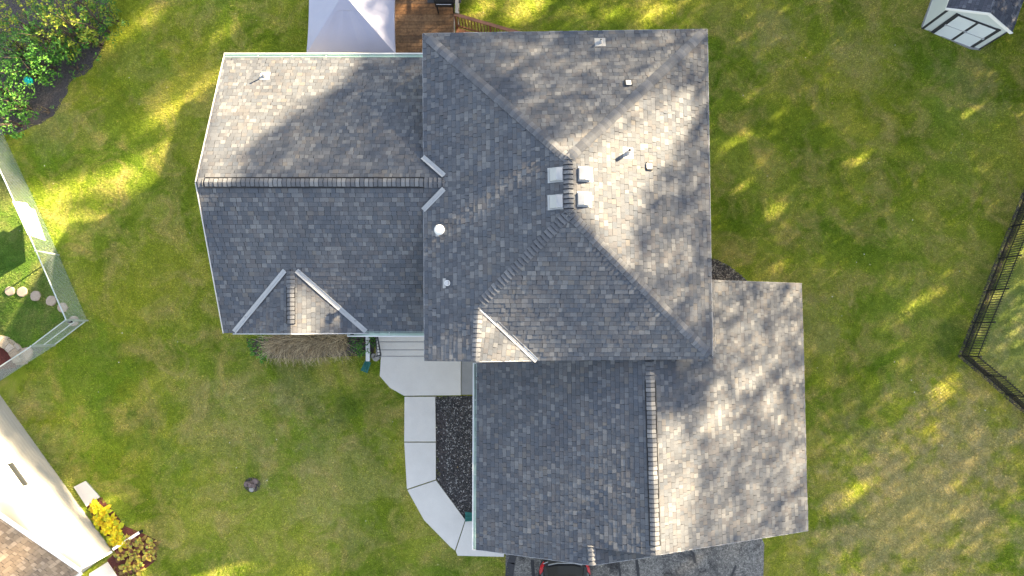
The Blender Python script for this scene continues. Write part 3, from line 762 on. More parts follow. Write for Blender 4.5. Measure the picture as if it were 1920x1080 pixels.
G2 = 'fading hostas round the house corner'
for px, py, lb in ((240, 1016, 'fading hosta right behind the pale downspout extension'), (262, 1018, 'greenish hosta beside the dark end of the downspout extension'),
                   (283, 1022, 'fading hosta at the lawn side tip of the corner bed'), (226, 1044, 'brownish hosta beside the front concrete pad'),
                   (250, 1040, 'large tan and green hosta in the middle of the corner bed'), (276, 1042, 'fading hosta on the right edge of the corner bed'),
                   (236, 1066, 'yellow-green hosta at the bottom edge of the view beside the pad'), (258, 1066, 'fading hosta at the bottom edge of the corner bed')):
    hosta(px, py, .34, 'hosta_mixed', lb, G2, 40)
hosta(229, 978, .14, 'leaf_sunlit_yellow', 'tiny light green seedling on the lawn beside the yellow hostas', None, 9)

# ------------------------------------------------------------------ lawn blades
SC = np.random.RandomState(3)
def tuft_mesh(name, mat, n=38, rad=.13, L=.055):
    mb = MB()
    for i in range(n):
        a = random.random()*6.3; r = rad*math.sqrt(random.random()); c = Vector((r*math.cos(a), r*math.sin(a), 0))
        b_ = random.random()*6.3; lean = random.uniform(.2, 1.1); l = L*random.uniform(.6, 1.35)
        d = Vector((math.cos(b_)*math.sin(lean), math.sin(b_)*math.sin(lean), math.cos(lean))); s = Vector((-math.sin(b_), math.cos(b_), 0))*random.uniform(.0035, .006)
        m1 = c+d*l*.55; t_ = c+d*l+Vector((d.x, d.y, -.5))*l*.18
        mb.faces([c-s, c+s, m1+s*.9, m1-s*.9, t_], [(0, 1, 2, 3), (3, 2, 4)], mat)
    me = bpy.data.meshes.new(name); me.from_pydata([tuple(v) for v in mb.v], [], mb.f); me.materials.append(MATS[mat]); return me
EXCL = [[P(x, y) for x, y in q] for q in walk+[bed, bed2, [(948, 1000), (1424, 1000), (1433, 1020), (1430, 1200), (948, 1200)], [(138, 913), (160, 902), (187, 932), (162, 950)],
        [(168, 1075), (201, 1054), (222, 1085), (240, 1140), (150, 1140)], [(865, 640), (892, 640), (892, 740), (865, 740)], [(700, 600), (870, 600), (870, 668), (700, 668)]]]
SOFT = [[P(x, y) for x, y in mul], [P(x, y) for x, y in [(500, 625), (700, 625), (700, 668), (655, 665), (515, 672)]], [P(x, y) for x, y in [(165, 945), (190, 935), (235, 985), (290, 1010), (292, 1050), (215, 1090), (200, 1050)]],
        [P(473+13*math.cos(t), 909+11*math.sin(t)) for t in [i*.4 for i in range(16)]], [P(-10+62*math.cos(t*.3), 690-62*math.sin(t*.3)) for t in range(21)]]
HOUSE = [[(wx0, wy0), (mx0, wy0), (mx0, wy1), (wx0, wy1)], [(mx0, my0), (mx1, my0), (mx1, my1), (mx0, my1)], [(gx0, gy0), (gx1, gy0), (gx1, 1.35), (gx0, -.3)]]
step = .155
gxs = np.arange(-23, 23, step); gys = np.arange(-11.5, 16, step)
PTS = {'main': [], 'left': [], 'right': []}
for gy_ in gys:
    for gx_ in gxs:
        x = gx_+random.uniform(-.09, .09); y = gy_+random.uniform(-.09, .09)
        if any(inpoly(x, y, q) for q in HOUSE): continue
        if any(inpoly(x, y, q) for q in EXCL): continue
        if any(inpoly(x, y, q) for q in SOFT) and random.random() > .03: continue
        k = 'left' if inpoly(x, y, lf) else ('right' if inpoly(x, y, rf) else 'main')
        PTS[k].append((x, y, .0))
def scatter(name, pts, mat, label):
    me = bpy.data.meshes.new(name); me.from_pydata(pts, [], [])
    o = bpy.data.objects.new(name, me); COL.objects.link(o); tag(o, label, 'grass', kind='stuff')
    tm = tuft_mesh(name+'_tuft', mat)
    src = bpy.data.objects.new('grass_tuft', tm)
    ng = bpy.data.node_groups.new(name, 'GeometryNodeTree')
    ng.interface.new_socket('Geometry', in_out='INPUT', socket_type='NodeSocketGeometry')
    ng.interface.new_socket('Geometry', in_out='OUTPUT', socket_type='NodeSocketGeometry')
    gi = ng.nodes.new('NodeGroupInput'); go = ng.nodes.new('NodeGroupOutput')
    ip = ng.nodes.new('GeometryNodeInstanceOnPoints'); oi = ng.nodes.new('GeometryNodeObjectInfo'); oi.inputs[0].default_value = src
    rr = ng.nodes.new('FunctionNodeRandomValue'); rr.data_type = 'FLOAT_VECTOR'; rr.inputs[0].default_value = (0, 0, 0); rr.inputs[1].default_value = (0, 0, 6.283)
    rs = ng.nodes.new('FunctionNodeRandomValue'); rs.data_type = 'FLOAT'; rs.inputs[2].default_value = .8; rs.inputs[3].default_value = 1.35
    ng.links.new(gi.outputs[0], ip.inputs['Points']); ng.links.new(oi.outputs['Geometry'], ip.inputs['Instance'])
    ng.links.new(rr.outputs[0], ip.inputs['Rotation']); ng.links.new(rs.outputs[1], ip.inputs['Scale'])
    ng.links.new(ip.outputs[0], go.inputs[0])
    md = o.modifiers.new('blades', 'NODES'); md.node_group = ng
    return o
scatter('grass', PTS['main'], 'grass_blade', 'mown lawn grass around the house')
scatter('grass', PTS['left'], 'grass_left_blade', 'brighter green lawn grass behind the chain-link fence')
scatter('grass', PTS['right'], 'grass_right_blade', 'paler lawn grass behind the black metal fence')
lv = MB()
for i in range(260):
    x, y = random.uniform(-20.5, 20), random.uniform(-9, 13)
    if any(inpoly(x, y, q) for q in HOUSE): continue
    d = Vector((random.uniform(-1, 1), random.uniform(-1, 1), .1)).normalized(); L = random.uniform(.03, .065)
    leaf_quad(lv, Vector((x, y, .075)), d, Zv, L, L*.8, 'fallen_leaf', .1)
tag(lv.build('fallen_leaves'), 'tiny pale fallen leaves scattered over the lawn', 'leaves', kind='stuff')

# ------------------------------------------------------------------ chain-link fence
CB = [P(-75, 110), P(3, 243), P(57, 357), P(111, 478), P(165, 601)]
CB2 = [P(103, 648), P(-20, 728), P(-150, 812)]
FH = 1.30
cf = thing('chain_link_fence', CB[4], 'silver chain-link fence with a gate around the left neighbour yard', 'fence')
def mesh_wire(mb, A, B, h, sp=.07, w=.0032, z0=.04):
    d = (B-A); L = d.length; d.normalize(); n = Vector((-d.y, d.x, 0)); hh = h-z0
    x = -hh
    while x < L:
        for sgn in (1, -1):
            x0, x1 = (x, x+hh) if sgn == 1 else (x+hh, x)
            za, zb = z0, h
            # clip to 0..L
            q0, q1, a, b2 = x0, x1, za, zb
            if q0 > q1: q0, q1, a, b2 = q1, q0, b2, a
            lo, hi = max(q0, 0), min(q1, L)
            if hi-lo < .02: continue
            zl = a+(b2-a)*(lo-q0)/(q1-q0); zh = a+(b2-a)*(hi-q0)/(q1-q0)
            p0 = A+d*lo+Zv*zl+n*(.003*sgn); p1 = A+d*hi+Zv*zh+n*(.003*sgn)
            mb.tube([p0, p1], w if sgn == 1 else w*.55, 'galvanised', 3, False)
        x += sp
for run in (CB, CB2):
    wm = MB()
    for A, B in zip(run, run[1:]): mesh_wire(wm, A, B, FH)
    wm.build('wire_mesh', cf)
for run in (CB, CB2):
    rails = MB(); rails.tube([p+Zv*FH for p in run], .024, 'galvanised', 8); rails.build('top_rail', cf)
for p in CB[:2]+CB[3:]+CB2:
    m_ = MB(); m_.tube([p, p+Zv*(FH+.04)], .03, 'galvanised', 10); m_.tube([p+Zv*(FH+.04), p+Zv*(FH+.08)], [.036, .01], 'galvanised', 10); m_.build('post', cf)
gA_, gB_ = CB[4]+(CB2[0]-CB[4])*.04, CB2[0]+(CB[4]-CB2[0])*.04
gate = MB()
for z in (.10, .72, FH+.02): gate.tube([gA_+Zv*z, gB_+Zv*z], .02, 'galvanised', 8)
for p in (gA_, gB_): gate.tube([p+Zv*.10, p+Zv*(FH+.02)], .02, 'galvanised', 8)
gt = gate.build('gate', cf)
gm = MB(); mesh_wire(gm, gA_, gB_, FH); gm.build('gate_mesh', gt)
la = MB(); la.box(gA_+(gB_-gA_)*.03+Zv*.95, (.16, .07, .07), 'vent_black'); la.build('latch', gt)
# white panel fixed to the fence
fd = (CB[4]-CB[1]).normalized(); fp = Plane(CB[2], CB[3], CB[2]+Zv)
pn = MB(); nrm = Vector((fd.y, -fd.x, 0));
if nrm.x < 0: nrm = -nrm
pts = [fp.X(*q) for q in ((22, 378), (48, 382), (54, 391), (63, 394), (72, 420), (83, 452), (51, 441))]
pts = [p+nrm*.05 for p in pts]
pn.slab(pts, 0, 'white_vinyl', vec=-nrm*.025)
wp = pn.build('white_panel', loc=CB[3]); tag(wp, 'plain white board fixed to the inside of the silver chain-link fence', 'panel')
# its stiffening rib
# stepping stones
def blob(c, r, h, mat, n=14, mb=None, j=.06):
    mb = mb or MB(); rr = [r*random.uniform(1-j, 1+j) for _ in range(n)]
    ring = lambda k, z: [Vector((c.x+rr[i]*k*math.cos(6.283*i/n), c.y+rr[i]*k*math.sin(6.283*i/n), z)) for i in range(n)]
    vs = ring(1, c.z)+ring(1, c.z+h*.7)+ring(.88, c.z+h)
    mb.faces(vs, [(k*n+i, k*n+(i+1) % n, (k+1)*n+(i+1) % n, (k+1)*n+i) for k in (0, 1) for i in range(n)]+[tuple(2*n+i for i in range(n))], mat); return mb
SL = ('leftmost round stepping stone of the row leading to the chain-link gate', 'second round stepping stone from the left edge', 'third round stepping stone from the left edge',
      'fourth round stepping stone, just left of the silver top rail', 'fifth round stepping stone, under the silver top rail of the fence', 'last round stepping stone, seen through the gate mesh')
for (x, y), lb in zip(((20, 546), (43, 547), (68, 555), (97, 564), (118.5, 577), (139, 602)), SL):
    c = P(x, y, .0)
    o = blob(c, .185 if x < 30 else .20, .08, 'paver').build('stepping_stone', loc=c); tag(o, lb, 'stepping stone', 'round stepping stones beside the chain-link fence')
# stone ring
rw = thing('stone_edging', P(-10, 690), 'curved low wall of tan stone blocks around the red mulch at the left edge', 'garden wall')
for lay in (0, 1):
    m_ = MB(); n = 12
    for i in range(n):
        a0_, a1_ = .12+3.0*i/n+lay*.1, .12+3.0*(i+.93)/n+lay*.1; r0, r1 = .92-lay*.02+random.uniform(-.02, .02), 1.27-lay*.08+random.uniform(-.03, .03)
        c = P(-10, 690)
        q = [c+Vector((r*math.cos(a), r*math.sin(a), .13*(lay+1))) for r, a in ((r0, a0_), (r1, a0_), (r1*1.01, (a0_+a1_)/2), (r1, a1_), (r0, a1_))]
        m_.slab(q, .125, 'stone_block')
    m_.build('block_course', rw)
for (x, y, r) in ((52, 664, .26),):
    c = P(x, y); o = blob(c, r, .12, 'paver', 10, j=.15).build('flat_stone', loc=c); tag(o, 'flat pale stone seen through the fence beside the stone edging', 'stone')

# ------------------------------------------------------------------ black metal fence
BF = [P(1985, 205), P(1961, 265), P(1936, 325), P(1919, 366), P(1896, 425), P(1872, 485), P(1849, 545), P(1824.5, 605), P(1800, 667)]
BF2 = [P(1800, 667), P(1844, 703), P(1885, 739), P(1928, 777), P(1975, 817)]
bf = thing('metal_fence', BF[-1], 'black metal picket fence around the right neighbour yard', 'fence')
BH = 1.13
for seg in (BF, BF2):
    for A, B in zip(seg, seg[1:]):
        d = (B-A); L = d.length; d.normalize()
        for z in (.12, .48, BH-.12):
            m_ = MB(); m_.bar(A+Zv*z, B+Zv*z, .025, .03, 'fence_black'); m_.build('rail', bf)
        m_ = MB(); n = max(2, int(round(L/.105)))
        for i in range(1, n):
            p = A+d*(L*i/n); m_.bar(p+Zv*.05, p+Zv*BH, .02, .02, 'fence_black', up=d)
        for i in range(n):
            p = A+d*(L*(i+.5)/n); m_.bar(p+Zv*.05, p+Zv*.5, .016, .016, 'fence_black', up=d)
        m_.build('picket_panel', bf)
for p in BF+BF2[1:]:
    m_ = MB(); m_.bar(p, p+Zv*(BH+.05), .05, .05, 'fence_black', up=(1, 0, 0)); m_.box(p+Zv*(BH+.06), (.065, .065, .025), 'fence_black'); m_.build('post', bf)
sheet([P(x+random.uniform(-1, 1), y) for x, y in [(1994, 205), (1907, 425), (1883, 485), (1860, 545), (1836, 605), (1812, 662), (1850, 698), (1930, 770), (1926, 782), (1842, 708), (1796, 668), (1820, 604), (1867, 484), (1890, 425), (1978, 205)]], .011, 'soil', 'soil')

# ------------------------------------------------------------------ shed
SA, SB = P(1728, 53), P(1835, 93)
sx = (SB-SA).normalized(); sy = Vector((-sx.y, sx.x, 0)); sw = (SB-SA).length; sd = 2.9; eh, ph = 1.72, 2.28
shed = thing('garden_shed', SA, 'small white shed with black trim and dark shingled roof at the top right corner', 'shed')
q = lambda s, d, z: SA+sx*s+sy*d+Zv*z
m_ = MB()
m_.poly([q(0, 0, 0), q(sw, 0, 0), q(sw, 0, eh), q(sw/2, 0, ph), q(0, 0, eh)], 'shed_wall'); m_.poly([q(sw, sd, 0), q(0, sd, 0), q(0, sd, eh), q(sw/2, sd, ph), q(sw, sd, eh)], 'shed_wall')
m_.poly([q(0, sd, 0), q(0, 0, 0), q(0, 0, eh), q(0, sd, eh)], 'shed_wall'); m_.poly([q(sw, 0, 0), q(sw, sd, 0), q(sw, sd, eh), q(sw, 0, eh)], 'shed_wall'); m_.build('wall', shed)
m_ = MB(); ov = .10
pls = []
for s0, s1 in ((-ov, sw/2), (sw+ov, sw/2)):
    z0 = eh-ov*(ph-eh)/(sw/2)+.04
    pts = [q(s0, -.05, z0), q(s1, -.05, ph+.04), q(s1, sd+.1, ph+.04), q(s0, sd+.1, z0)]
    m_.slab(pts, .05, 'roof_underlay', 'white_vinyl'); pl = Plane(pts[0], pts[1], pts[2]); shingle(m_, pl, [p+pl.n*.002 for p in pts], 'shed_shingle', exp=.125, wmin=.1, wmax=.24)
rf_ = m_.build('roof', shed)
m_ = MB(); m_.bar(q(-.1, -.07, eh-.03), q(sw/2, -.07, ph-.02), .03, .12, 'white_vinyl'); m_.bar(q(sw/2, -.075, ph-.02), q(sw+.1, -.07, eh-.03), .03, .12, 'white_vinyl'); m_.build('fascia_board', rf_)
m_ = MB(); up_ = sy
def fb(mb, s0, z0, s1, z1, w, mat, d=-.02, th=.03):
    mb.bar(q(s0, d, z0), q(s1, d, z1), th, w, mat) if abs(z1-z0) < .01 else mb.bar(q(s0, d, z0), q(s1, d, z1), w, th, mat, up=-sy)
fb(m_, .03, 0, .03, eh, .09, 'trim_black'); m_.build('corner_trim', shed); m_ = MB(); fb(m_, sw-.015, 0, sw-.015, eh, .04, 'trim_black'); m_.build('corner_trim', shed)
m_ = MB(); d0, d1 = .19*sw, .865*sw; dm_ = (d0+d1)/2
for s in (d0, d1): fb(m_, s, .02, s, 1.6, .15, 'trim_black')
fb(m_, d0-.07, 1.56, d1+.07, 1.56, .06, 'trim_black', -.034); m_.build('door_frame', shed)
for s0, s1 in ((d0+.07, dm_-.055), (dm_+.055, d1-.07)):
    m_ = MB()
    m_.bar(q((s0+s1)/2, -.03, .03), q((s0+s1)/2, -.03, 1.52), s1-s0, .04, 'shed_door', up=-sy)
    fb(m_, s0, .80, s1, .80, .035, 'flashing_dark', -.055, .012); dr = m_.build('door', shed)
    h_ = MB(); h_.bar(q((s0 if s0 < dm_ else s1)-.05*(1 if s0 < dm_ else -1), -.06, .80), q((s0 if s0 < dm_ else s1)+.02*(1 if s0 < dm_ else -1), -.06, .80), .03, .09, 'flashing_dark'); h_.build('hinge', dr)
m_ = MB(); fb(m_, dm_, .03, dm_, 1.52, .12, 'trim_black', -.03); m_.build('door_strip', shed)
m_ = MB(); m_.box(q(dm_, -.07, .84), (.10, .04, .06), 'flashing', (sx, sy, Zv)); m_.build('door_latch', shed)
m_ = MB(); m_.slab([q(-.05, .05, .06), q(d0, -.03, .06), q(d1, -.12, .06), q(sw+.05, -.02, .06), q(sw+.05, sd, .06), q(-.05, sd, .06)], .06, 'concrete_dark'); m_.build('base', shed)

# ------------------------------------------------------------------ neighbour's house
NA = P(210, 1032); NB = P(0, 740); nd = (NB-NA).normalized(); nf = Vector((nd.y, -nd.x, 0));
if nf.dot(Vector((-1, -1, 0))) < 0: nf = -nf
nh = thing('neighbour_house', NA, 'cream walled house with tan shingle roof in the bottom left corner', 'house')
gw = 9.0; ez = 2.15; pzk = ez+gw/2*.52
n_ = lambda s, d, z: NA+nd*s+nf*d+Zv*z
m_ = MB()
m_.poly([n_(0, 0, 0), n_(gw, 0, 0), n_(gw, 0, ez), n_(gw/2, 0, pzk), n_(0, 0, ez)], 'cream_siding')
m_.poly([n_(0, 0, 0), n_(0, 0, ez), n_(0, 10, ez), n_(0, 10, 0)], 'cream_siding'); m_.poly([n_(gw, 0, 0), n_(gw, 10, 0), n_(gw, 10, ez), n_(gw, 0, ez)], 'cream_siding')
for k in range(14):
    z = .25+k*.16
    m_.bar(n_(.02, -.004, z), n_(gw, -.004, z), .008, .006, 'cream_siding')
m_.build('wall', nh)
m_ = MB(); k_ = .52; oh = .12
for sg in (0, 1):
    s0 = -oh if sg == 0 else gw+oh; z0 = ez-oh*k_+.03
    pts = [n_(s0, -.03, z0), n_(gw/2, -.03, pzk+.03), n_(gw/2, 10, pzk+.03), n_(s0, 10, z0)]
    m_.slab(pts, .14, 'roof_underlay', 'white_vinyl'); pl = Plane(pts[0], pts[1], pts[2])
    if sg == 0: shingle(m_, pl, [p+pl.n*.002 for p in pts], 'tan_shingle')
    else: shingle(m_, pl, [pts[0], pts[1], n_(gw/2, 3, pzk+.03), n_(s0, 3, z0)], 'tan_shingle')
rfn = m_.build('roof', nh)
m_ = MB()
for s0 in (-oh, gw+oh): m_.bar(n_(s0, -.05, ez-oh*k_-.03), n_(gw/2, -.05, pzk-.03), .05, .16, 'white_vinyl')
m_.build('rake_board', rfn)
m_ = MB(); m_.bar(n_(-.2, -.0, ez-.12), n_(-.2, 9, ez-.12), .10, .09, 'white_vinyl'); m_.build('gutter', rfn)
np_ = Plane(NA, NB, NA+Zv); ws_pts = [np_.X(*p) for p in ((10, 868), (23, 866), (55, 912), (41, 917))]
wc = sum(ws_pts, Vector())/4; wL = (ws_pts[2]-ws_pts[1]); wL.z = 0
m_ = MB()
for dz in (-.2, .2): m_.bar(wc+nd*-.55-nf*.03+Zv*dz, wc+nd*.55-nf*.03+Zv*dz, .05, .06, 'white_vinyl')
for ds_ in (-.53, .53): m_.bar(wc+nd*ds_-nf*.03-Zv*.2, wc+nd*ds_-nf*.03+Zv*.2, .06, .05, 'white_vinyl', up=-nf)
wo = m_.build('window', nh)
m_ = MB(); m_.bar(wc+nd*-.5-nf*.01, wc+nd*.5-nf*.01, .02, .36, 'screen_glass'); m_.build('pane', wo)
m_ = MB(); m_.tube([n_(-.03, .05, ez-.15), n_(-.05, -.02, .3), n_(-.05, -.05, .16)], .045, 'white_vinyl', 8)
e0, e1 = P(212, 1030, .14), P(262, 998, .10); m_.bar(e0, e1, .10, .08, 'white_vinyl'); m_.bar(e1, e1+(e1-e0)*.10, .10, .08, 'hole'); m_.build('downspout', nh)

# ------------------------------------------------------------------ deck, canopy, grill
DZ = .9
deck = thing('wood_deck', P(800, 60), 'stained brown wooden deck with a railing behind the house', 'deck')
m_ = MB(); y0 = P(0, 150, DZ).y; y1 = P(0, -260, DZ).y; x0, x1 = P(612, 50, DZ).x, P(851, 40, DZ).x; y = y0
while y < y1:
    m_.box(((x0+x1)/2, y, DZ-.015), (x1-x0, .132, .03), 'deck_wood'); y += .140
m_.build('deck_boards', deck)
m_ = MB(); m_.box(((x0+x1)/2, (y0+y1)/2, DZ-.14), (x1-x0-.05, y1-y0-.05, .18), 'rail_wood'); m_.build('deck_frame', deck)
m_ = MB(); m_.box((x1+.02, (y0+P(0, 27, DZ).y)/2, DZ-.01), (.04, P(0, 27, DZ).y-y0, .05), 'rail_pale'); m_.build('edge_trim', deck)
# lower landing with the angled rail
rA, rB = P(853, 27, DZ+.95), P(985, 65, DZ+.95)
bAA, bBB = rA-Zv*.95, rB-Zv*.95
m_ = MB(); k = 0; xx = x1+.06
while xx < bBB.x:
    yt = bAA.y+(bBB.y-bAA.y)*(xx-bAA.x)/(bBB.x-bAA.x)
    m_.slab([(xx, y0, DZ-.17), (xx+.13, y0, DZ-.17), (xx+.13, yt-.03, DZ-.17), (xx, yt, DZ-.17)], .03, 'deck_red'); xx += .14
m_.build('landing_boards', deck)
m_ = MB(); m_.bar(rA, rB, .12, .035, 'rail_wood'); m_.bar(bAA+Zv*.02, bBB+Zv*.02, .04, .07, 'rail_wood'); m_.build('hand_rail', deck)
nb = 22
for i in range(nb+1):
    p = rA+(rB-rA)*(i/nb); m_ = MB(); th = .085 if i in (0, 11, 22) else .035
    m_.bar(p-Zv*.02, p-Zv*(1.1 if th > .05 else .95), th, th, 'rail_wood', up=(0, 1, 0)); m_.build('baluster' if th < .05 else 'rail_post', deck)
rC = Vector((rA.x+.07, y1, DZ+.95)); rA2 = Vector((rA.x+.07, rA.y, DZ+.95))
m_ = MB(); m_.bar(rA2, rC, .12, .035, 'rail_pale'); m_.bar(rA2-Zv*.88, rC-Zv*.88, .04, .07, 'rail_pale'); m_.build('side_rail', deck)
for i in range(1, 12):
    p = rA2+(rC-rA2)*(i/12); m_ = MB(); m_.bar(p-Zv*.02, p-Zv*.9, .04, .04, 'rail_wood', up=(0, 1, 0)); m_.build('baluster', deck)
# canopy
cz = DZ+2.0; c0, c1 = P(574.5, 104, cz), P(741, 104, cz); cw = c1.x-c0.x; cc = Vector(((c0.x+c1.x)/2, P(0, 19, cz+.92).y+cw*.14, cz))
cn = thing('canopy_tent', (cc.x, cc.y, DZ), 'pale lilac white pop-up canopy tent standing on the deck behind the house', 'canopy')
m_ = MB(); ap = 1.18; hw = cw/2; NG = 10
def canopy_z(t): return ap*(1-t)**1.0
for sd_ in range(4):
    a = R(90*sd_); ca, sa = math.cos(a), math.sin(a)
    def cp(u, t):  # u along the side -1..1, t 0 apex .. 1 eave
        w_ = hw*t; sag = -.05*math.sin(t*math.pi)*(1-abs(u))*.9
        inn = (1-.035*(1-u*u)*t)   # edges pulled inwards between the corners
        x, y = w_*inn, w_*u
        return cc+Vector((x*ca-y*sa, x*sa+y*ca, canopy_z(t)+sag+.03*math.sin(u*9+sd_)*(1-t)*t*2))
    ts = [.26+.74*i/8 for i in range(9)]
    vs = [cp(-1+2*j/NG, t) for t in ts for j in range(NG+1)]
    vs += [cp(-1+2*j/NG, 1)-Zv*.16 for j in range(NG+1)]
    m_.faces(vs, [(i*(NG+1)+j, i*(NG+1)+j+1, (i+1)*(NG+1)+j+1, (i+1)*(NG+1)+j) for i in range(9) for j in range(NG)], 'canopy_fabric')
m_.build('canopy_top', cn)
m_ = MB(); hz = ap*.70+.12; ht_ = hw*.28
cv = [cc+Vector((sx_*ht_, sy_*ht_, ap*.72)) for sx_, sy_ in ((-1, -1), (1, -1), (1, 1), (-1, 1))]; apx = cc+Zv*(ap*1.06)
for i in range(4):
    a, b2 = cv[i], cv[(i+1) % 4]; md_ = (a+b2)/2+(cc-(a+b2)/2)*.07; md_.z = a.z+.02
    m_.faces([a, md_, b2, apx], [(0, 1, 3), (1, 2, 3)], 'canopy_fabric')
    m_.faces([a, md_, b2, a-Zv*.06, md_-Zv*.06, b2-Zv*.06], [(0, 3, 4, 1), (1, 4, 5, 2)], 'canopy_fabric')
m_.build('vent_cap', cn)
for sx_, sy_ in ((-1, -1), (1, -1), (1, 1), (-1, 1)):
    p = cc+Vector((sx_*(hw-.06), sy_*(hw-.06), 0)); m_ = MB(); m_.bar((p.x, p.y, DZ), (p.x, p.y, cz), .04, .04, 'white_metal', up=(1, 0, 0)); m_.box((p.x, p.y, DZ+.01), (.12, .12, .02), 'white_metal'); m_.build('leg', cn)
for sx_, sy_ in ((-1, -1), (1, -1), (1, 1), (-1, 1)):
    m_ = MB(); m_.bar(cc+Vector((sx_*(hw-.06), sy_*(hw-.06), -.03)), cc+Vector((0, 0, ap-.09)), .02, .02, 'white_metal'); m_.build('roof_strut', cn)
# grill
gp = P(833, -4, DZ+.8); gr = thing('barbecue_grill', (gp.x, gp.y, DZ), 'black barbecue grill on the wooden deck at the top edge of the view', 'grill')
m_ = MB()
vs = []; nseg = 8
for xx in (-.36, .36):
    for i in range(nseg+1):
        a = math.pi*i/nseg; vs.append(Vector((gp.x+xx, gp.y+.26*math.cos(a), DZ+.85+.24*math.sin(a))))
m_.faces(vs, [(i, i+1, nseg+2+i, nseg+1+i) for i in range(nseg)]+[tuple(range(nseg+1)), tuple(range(nseg+1, 2*nseg+2))], 'vent_black'); m_.build('lid', gr)
m_ = MB(); m_.box((gp.x, gp.y, DZ+.72), (.70, .50, .24), 'vent_black'); m_.build('firebox', gr)
for sgn in (-1, 1):
    m_ = MB(); m_.box((gp.x+sgn*.50, gp.y, DZ+.83), (.26, .42, .03), 'trim_black'); m_.build('side_shelf', gr)
m_ = MB(); m_.tube([(gp.x-.28, gp.y-.32, DZ+.93), (gp.x+.28, gp.y-.32, DZ+.93)], .015, 'chrome', 8); m_.build('handle', gr)
for sx_ in (-.3, .3):
    for sy_ in (-.2, .2):
        m_ = MB(); m_.bar((gp.x+sx_, gp.y+sy_, DZ), (gp.x+sx_, gp.y+sy_, DZ+.62), .04, .04, 'vent_black', up=(1, 0, 0)); m_.build('leg', gr)

# ------------------------------------------------------------------ car at the garage
cx = P(1060, 1070, 1.1).x; cy = P(1060, 1052, 1.0).y     # cy: rear bumper line
car = thing('parked_car', (cx, cy-2.2, 0), 'dark grey car parked on the driveway with its red tail lights towards the garage', 'car')
# outlines: distance behind the rear edge, half width, height (body below, greenhouse above)
def loft(rings, mat, mb, capa=True, capb=True):
    n = len(rings[0]); vs = [p for r in rings for p in r]
    fs = [(i*n+k, i*n+(k+1) % n, (i+1)*n+(k+1) % n, (i+1)*n+k) for i in range(len(rings)-1) for k in range(n)]
    if capa: fs.append(tuple(range(n))[::-1])
    if capb: fs.append(tuple((len(rings)-1)*n+k for k in range(n)))
    mb.faces(vs, fs, mat)
def ringz(y, hw_, z0, z1, tuck=.12):
    return [Vector((cx+s*w, cy-y, z)) for s, w, z in ((-1, hw_-tuck, z0), (-1, hw_, z0+.18), (-1, hw_, z1-.16), (-1, hw_-tuck*.7, z1-.02), (-1, hw_*.4, z1), (1, hw_*.4, z1), (1, hw_-tuck*.7, z1-.02), (1, hw_, z1-.16), (1, hw_, z0+.18), (1, hw_-tuck, z0))]
m_ = MB()
loft([ringz(0, .66, .45, .80), ringz(.04, .76, .36, .90), ringz(.16, .86, .28, .98), ringz(.45, .92, .25, 1.04), ringz(1.2, .93, .22, 1.02), ringz(2.6, .93, .22, .98), ringz(3.5, .92, .22, .95), ringz(4.2, .86, .26, .84), ringz(4.42, .74, .34, .70)], 'car_paint', m_)
body = m_.build('body', car, smooth=True)
def rg(y, hw_, z, t=.0): return [Vector((cx-hw_, cy-y, z)), Vector((cx-hw_*.5, cy-y+t, z+.015)), Vector((cx+hw_*.5, cy-y+t, z+.015)), Vector((cx+hw_, cy-y, z))]
m_ = MB(); vs = rg(.24, .70, 1.0, .10)+rg(.45, .67, 1.22, .07)+rg(.62, .63, 1.40, .04); m_.faces(vs, [(r*4+k, r*4+k+1, r*4+5+k, r*4+4+k) for r in (0, 1) for k in range(3)], 'car_glass'); m_.build('rear_window', car)
m_ = MB(); vs = rg(.60, .66, 1.415, .05)+rg(.9, .66, 1.50)+rg(1.8, .65, 1.52)+rg(2.5, .60, 1.44); m_.faces(vs, [(r*4+k, r*4+k+1, r*4+5+k, r*4+4+k) for r in range(3) for k in range(3)], 'car_paint'); m_.build('roof_panel', car)
m_ = MB(); vs = rg(2.5, .60, 1.44)+rg(3.25, .74, .97); m_.faces(vs, [(k, k+1, 5+k, 4+k) for k in range(3)], 'car_glass'); m_.build('windscreen', car)
